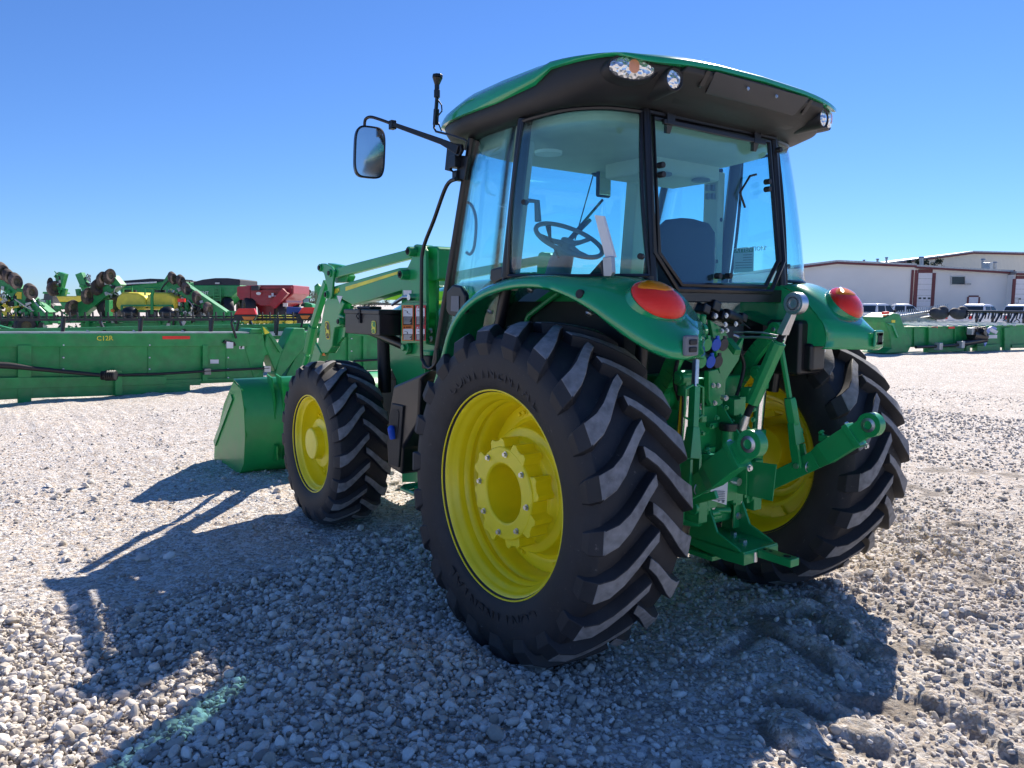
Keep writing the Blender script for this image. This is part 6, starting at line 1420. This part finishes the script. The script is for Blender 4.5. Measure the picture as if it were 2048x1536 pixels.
def ramp(v, a, c, o0=0, o1=1): k = N('ShaderNodeMapRange'); k.inputs[1].default_value = a; k.inputs[2].default_value = c; k.inputs[3].default_value = o0; k.inputs[4].default_value = o1; L.new(v, k.inputs[0]); return k.outputs[0]
base = mixc(ramp(noise(.22, 8).outputs[0], .38, .62), (.70,.58,.455), (.64,.565,.475))
base = mixc(ramp(noise(1.3, 9, .7).outputs[0], .40, .62), base, (.50,.41,.33))
base = mixc(ramp(noise(6, 8, .75).outputs[0], .52, .70, 0, .9), base, (.27,.215,.165))
v1, v2 = voro(38), voro(95)
peb = mixc(None, base, v1.outputs['Color'], 'OVERLAY', .0)
sep = N('ShaderNodeSeparateColor'); L.new(v1.outputs['Color'], sep.inputs[0])
sep2 = N('ShaderNodeSeparateColor'); L.new(v2.outputs['Color'], sep2.inputs[0])
c1_ = mixc(ramp(sep.outputs[0], .62, .68), base, (.78,.74,.69))
c1_ = mixc(ramp(sep.outputs[1], .86, .9), c1_, (.34,.32,.30))
c1_ = mixc(ramp(sep2.outputs[0], .70, .75, 0, .8), c1_, (.76,.74,.72))
c1_ = mixc(ramp(sep2.outputs[1], .84, .88, 0, .8), c1_, (.32,.29,.28))
crev = ramp(v1.outputs['Distance'], .35, .75, 1, .72); k = N('ShaderNodeMix'); k.data_type = 'RGBA'; k.blend_type = 'MULTIPLY'; k.inputs[0].default_value = 0
at2_ = N('ShaderNodeAttribute'); at2_.attribute_name = 'rut'
fin = mixc(ramp(at2_.outputs['Fac'], 0, 1, 0, .35), c1_, (.56,.49,.42))
at3_ = N('ShaderNodeAttribute'); at3_.attribute_name = 'rut_dark'; fin = mixc(ramp(at3_.outputs['Fac'], .15, .8, 0, .7), fin, (.21,.18,.15)); L.new(fin, b.inputs['Base Color']); setp(b, Roughness=.92, Specular_IOR_Level=.15)
m1 = N('ShaderNodeMath'); m1.operation = 'MULTIPLY'; m1.inputs[1].default_value = -.011; L.new(v1.outputs['Distance'], m1.inputs[0])
m2 = N('ShaderNodeMath'); m2.operation = 'MULTIPLY_ADD'; m2.inputs[1].default_value = -.0045; L.new(v2.outputs['Distance'], m2.inputs[0]); L.new(m1.outputs[0], m2.inputs[2])
m3 = N('ShaderNodeMath'); m3.operation = 'MULTIPLY_ADD'; m3.inputs[1].default_value = .034; L.new(noise(9, 10, .75).outputs[0], m3.inputs[0]); L.new(m2.outputs[0], m3.inputs[2])
m4 = N('ShaderNodeMath'); m4.operation = 'MULTIPLY_ADD'; m4.inputs[1].default_value = .05; L.new(noise(1.6, 6, .6).outputs[0], m4.inputs[0]); L.new(m3.outputs[0], m4.inputs[2])
bp = N('ShaderNodeBump'); bp.inputs['Strength'].default_value = 1; bp.inputs['Distance'].default_value = 1; L.new(m4.outputs[0], bp.inputs['Height']); L.new(bp.outputs[0], b.inputs['Normal'])
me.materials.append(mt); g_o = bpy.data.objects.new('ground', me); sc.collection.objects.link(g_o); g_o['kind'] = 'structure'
# ------------------------------------------------------------------ loose stones (one mass)
rs = np.random.default_rng(4)
def scatter(n, x0, x1, y0, y1): return rs.uniform(x0, x1, n), rs.uniform(y0, y1, n)
PX, PY, PS, LF = [], [], [], []
x, y = scatter(80000, -4.2, .2, -1.6, 2.2); m = gravel_mask(x, y); k = rs.random(len(x)) < m*(.55+.45*(fbm(x, y, 2.2, 2, 101) > .45))
x, y = x[k], y[k]; s = np.clip(rs.lognormal(math.log(.0078), .46, len(x)), .0035, .024); PX.append(x); PY.append(y); PS.append(s); LF.append(rs.random(len(x))*.012)
x, y = scatter(60000, -4.5, 4.5, -2.4, 4.5); k = rs.random(len(x)) < (.25+.55*fbm(x, y, 1.1, 2, 8))*np.where((y > 1.6)&(x < .5), .35, 1); x, y = x[k], y[k]
s = np.clip(rs.lognormal(math.log(.0058), .42, len(x)), .003, .018); PX.append(x); PY.append(y); PS.append(s); LF.append(np.zeros(len(x)))
x, y = scatter(26000, -7, 12, -2.5, 9); k = (rs.random(len(x)) < .3+.7*(fbm(x, y, .6, 2, 18) > .5))&((np.abs(x) > 3.5)|(y > 3.5)); x, y = x[k], y[k]
s = np.clip(rs.lognormal(math.log(.0062), .4, len(x)), .004, .02); PX.append(x); PY.append(y); PS.append(s); LF.append(np.zeros(len(x)))
x, y = scatter(420, -4, 4, -2.4, 5); s = rs.uniform(.016, .030, len(x)); PX.append(x); PY.append(y); PS.append(s); LF.append(np.zeros(len(x)))
x, y = scatter(14000, .9, 9, -1.5, 5); k = fbm(x, y, .5, 2, 28)+.12*(x > 2) > .45; x, y = x[k], y[k]; s = np.clip(rs.lognormal(math.log(.0095), .35, len(x)), .005, .022); PX.append(x); PY.append(y); PS.append(s); LF.append(np.zeros(len(x)))
x, y = scatter(9000, -1.2, 2.6, -2.4, .4); s = np.clip(rs.lognormal(math.log(.0085), .35, len(x)), .004, .02); PX.append(x); PY.append(y); PS.append(s); LF.append(np.zeros(len(x)))
PX, PY, PS, LF = map(np.concatenate, (PX, PY, PS, LF)); k = rs.random(len(PX)) > np.clip(rut_dark(PX, PY)*.85+sst(.012, .03, ridges(PX, PY)[0])*.7, 0, .95); PX, PY, PS, LF = PX[k], PY[k], PS[k], LF[k]; PZ = height(PX, PY)+PS*.35+LF
nn = len(PX); me = bpy.data.meshes.new('gravel'); me.vertices.add(nn); me.vertices.foreach_set('co', np.stack([PX, PY, PZ], -1).astype(np.float32).ravel())
ro = rs.uniform(0, 6.283, (nn, 3)).astype(np.float32); ro[:, :2] = rs.normal(0, .45, (nn, 2))
sl3 = (PS[:, None]*np.stack([rs.uniform(.8,1.5,nn), rs.uniform(.7,1.1,nn), rs.uniform(.5,.95,nn)], -1)).astype(np.float32)
for nm, arr in (('rot', ro), ('scl', sl3)):
    a_ = me.attributes.new(nm, 'FLOAT_VECTOR', 'POINT'); a_.data.foreach_set('vector', arr.ravel())
go = bpy.data.objects.new('gravel', me); sc.collection.objects.link(go); tag(go, 'loose grey stones and pebbles lying over the yard', 'gravel', kind='stuff')
smt, n, b = newmat('stone'); L = n.links; N = n.nodes.new
oi = N('ShaderNodeObjectInfo'); cr = N('ShaderNodeValToRGB'); cr.color_ramp.interpolation = 'LINEAR'
els = cr.color_ramp.elements; els[0].position = 0; els[0].color = (.24,.21,.19,1); els[1].position = 1; els[1].color = (.82,.775,.71,1)
for p_, c_ in ((.15,(.43,.38,.32)),(.4,(.57,.52,.455)),(.62,(.65,.585,.515)),(.8,(.71,.665,.605))): e_ = els.new(p_); e_.color = (*c_, 1)
L.new(oi.outputs['Random'], cr.inputs[0]); tc = N('ShaderNodeTexCoord'); nz = N('ShaderNodeTexNoise'); nz.inputs['Scale'].default_value = 2.2; nz.inputs['Detail'].default_value = 6; L.new(tc.outputs['Object'], nz.inputs['Vector'])
mp2 = N('ShaderNodeMapRange'); mp2.inputs[3].default_value = .75; mp2.inputs[4].default_value = 1.2; L.new(nz.outputs[0], mp2.inputs[0])
mx = N('ShaderNodeMix'); mx.data_type = 'RGBA'; mx.blend_type = 'MULTIPLY'; mx.inputs[0].default_value = 1; L.new(cr.outputs[0], mx.inputs[6]); L.new(mp2.outputs[0], mx.inputs[7]); L.new(mx.outputs[2], b.inputs['Base Color']); setp(b, Roughness=.88, Specular_IOR_Level=.2)
gn_ = bpy.data.node_groups.new('scatter_stones', 'GeometryNodeTree'); gn_.interface.new_socket('Geometry', in_out='INPUT', socket_type='NodeSocketGeometry'); gn_.interface.new_socket('Geometry', in_out='OUTPUT', socket_type='NodeSocketGeometry')
N = gn_.nodes.new; L = gn_.links; gi, gout = N('NodeGroupInput'), N('NodeGroupOutput'); join = N('GeometryNodeJoinGeometry')
for i in range(6):
    ic = N('GeometryNodeMeshIcoSphere'); ic.inputs['Radius'].default_value = 1; ic.inputs['Subdivisions'].default_value = 3 if i < 3 else 2
    sp = N('GeometryNodeSetPosition'); nz = N('ShaderNodeTexNoise'); nz.noise_dimensions = '4D'; nz.inputs['W'].default_value = i*3.3; nz.inputs['Scale'].default_value = .75; nz.inputs['Detail'].default_value = 2.5
    sb = N('ShaderNodeVectorMath'); sb.operation = 'SUBTRACT'; sb.inputs[1].default_value = (.5,.5,.5); ms = N('ShaderNodeVectorMath'); ms.operation = 'SCALE'; ms.inputs['Scale'].default_value = 1.5
    L.new(ic.outputs[0], sp.inputs[0]); L.new(nz.outputs['Color'], sb.inputs[0]); L.new(sb.outputs[0], ms.inputs[0]); L.new(ms.outputs[0], sp.inputs['Offset'])
    sm = N('GeometryNodeSetMaterial'); sm.inputs['Material'].default_value = smt; L.new(sp.outputs[0], sm.inputs[0])
    ss = N('GeometryNodeSetShadeSmooth'); ss.inputs['Shade Smooth'].default_value = (i < 3); L.new(sm.outputs[0], ss.inputs[0])
    gti = N('GeometryNodeGeometryToInstance'); L.new(ss.outputs[0], gti.inputs[0]); L.new(gti.outputs[0], join.inputs[0])
iop = N('GeometryNodeInstanceOnPoints'); iop.inputs['Pick Instance'].default_value = True
ra, sa = N('GeometryNodeInputNamedAttribute'), N('GeometryNodeInputNamedAttribute')
for q_, nm in ((ra, 'rot'), (sa, 'scl')): q_.data_type = 'FLOAT_VECTOR'; q_.inputs['Name'].default_value = nm
rv = N('FunctionNodeRandomValue'); rv.data_type = 'INT'; rv.inputs[4].default_value = 0; rv.inputs[5].default_value = 5
mtp = N('GeometryNodeMeshToPoints')
L.new(gi.outputs[0], mtp.inputs[0]); L.new(mtp.outputs[0], iop.inputs['Points']); L.new(join.outputs[0], iop.inputs['Instance']); L.new(ra.outputs['Attribute'], iop.inputs['Rotation']); L.new(sa.outputs['Attribute'], iop.inputs['Scale']); L.new(rv.outputs[2], iop.inputs['Instance Index']); L.new(iop.outputs[0], gout.inputs[0])
gmod = go.modifiers.new('scatter', 'NODES'); gmod.node_group = gn_
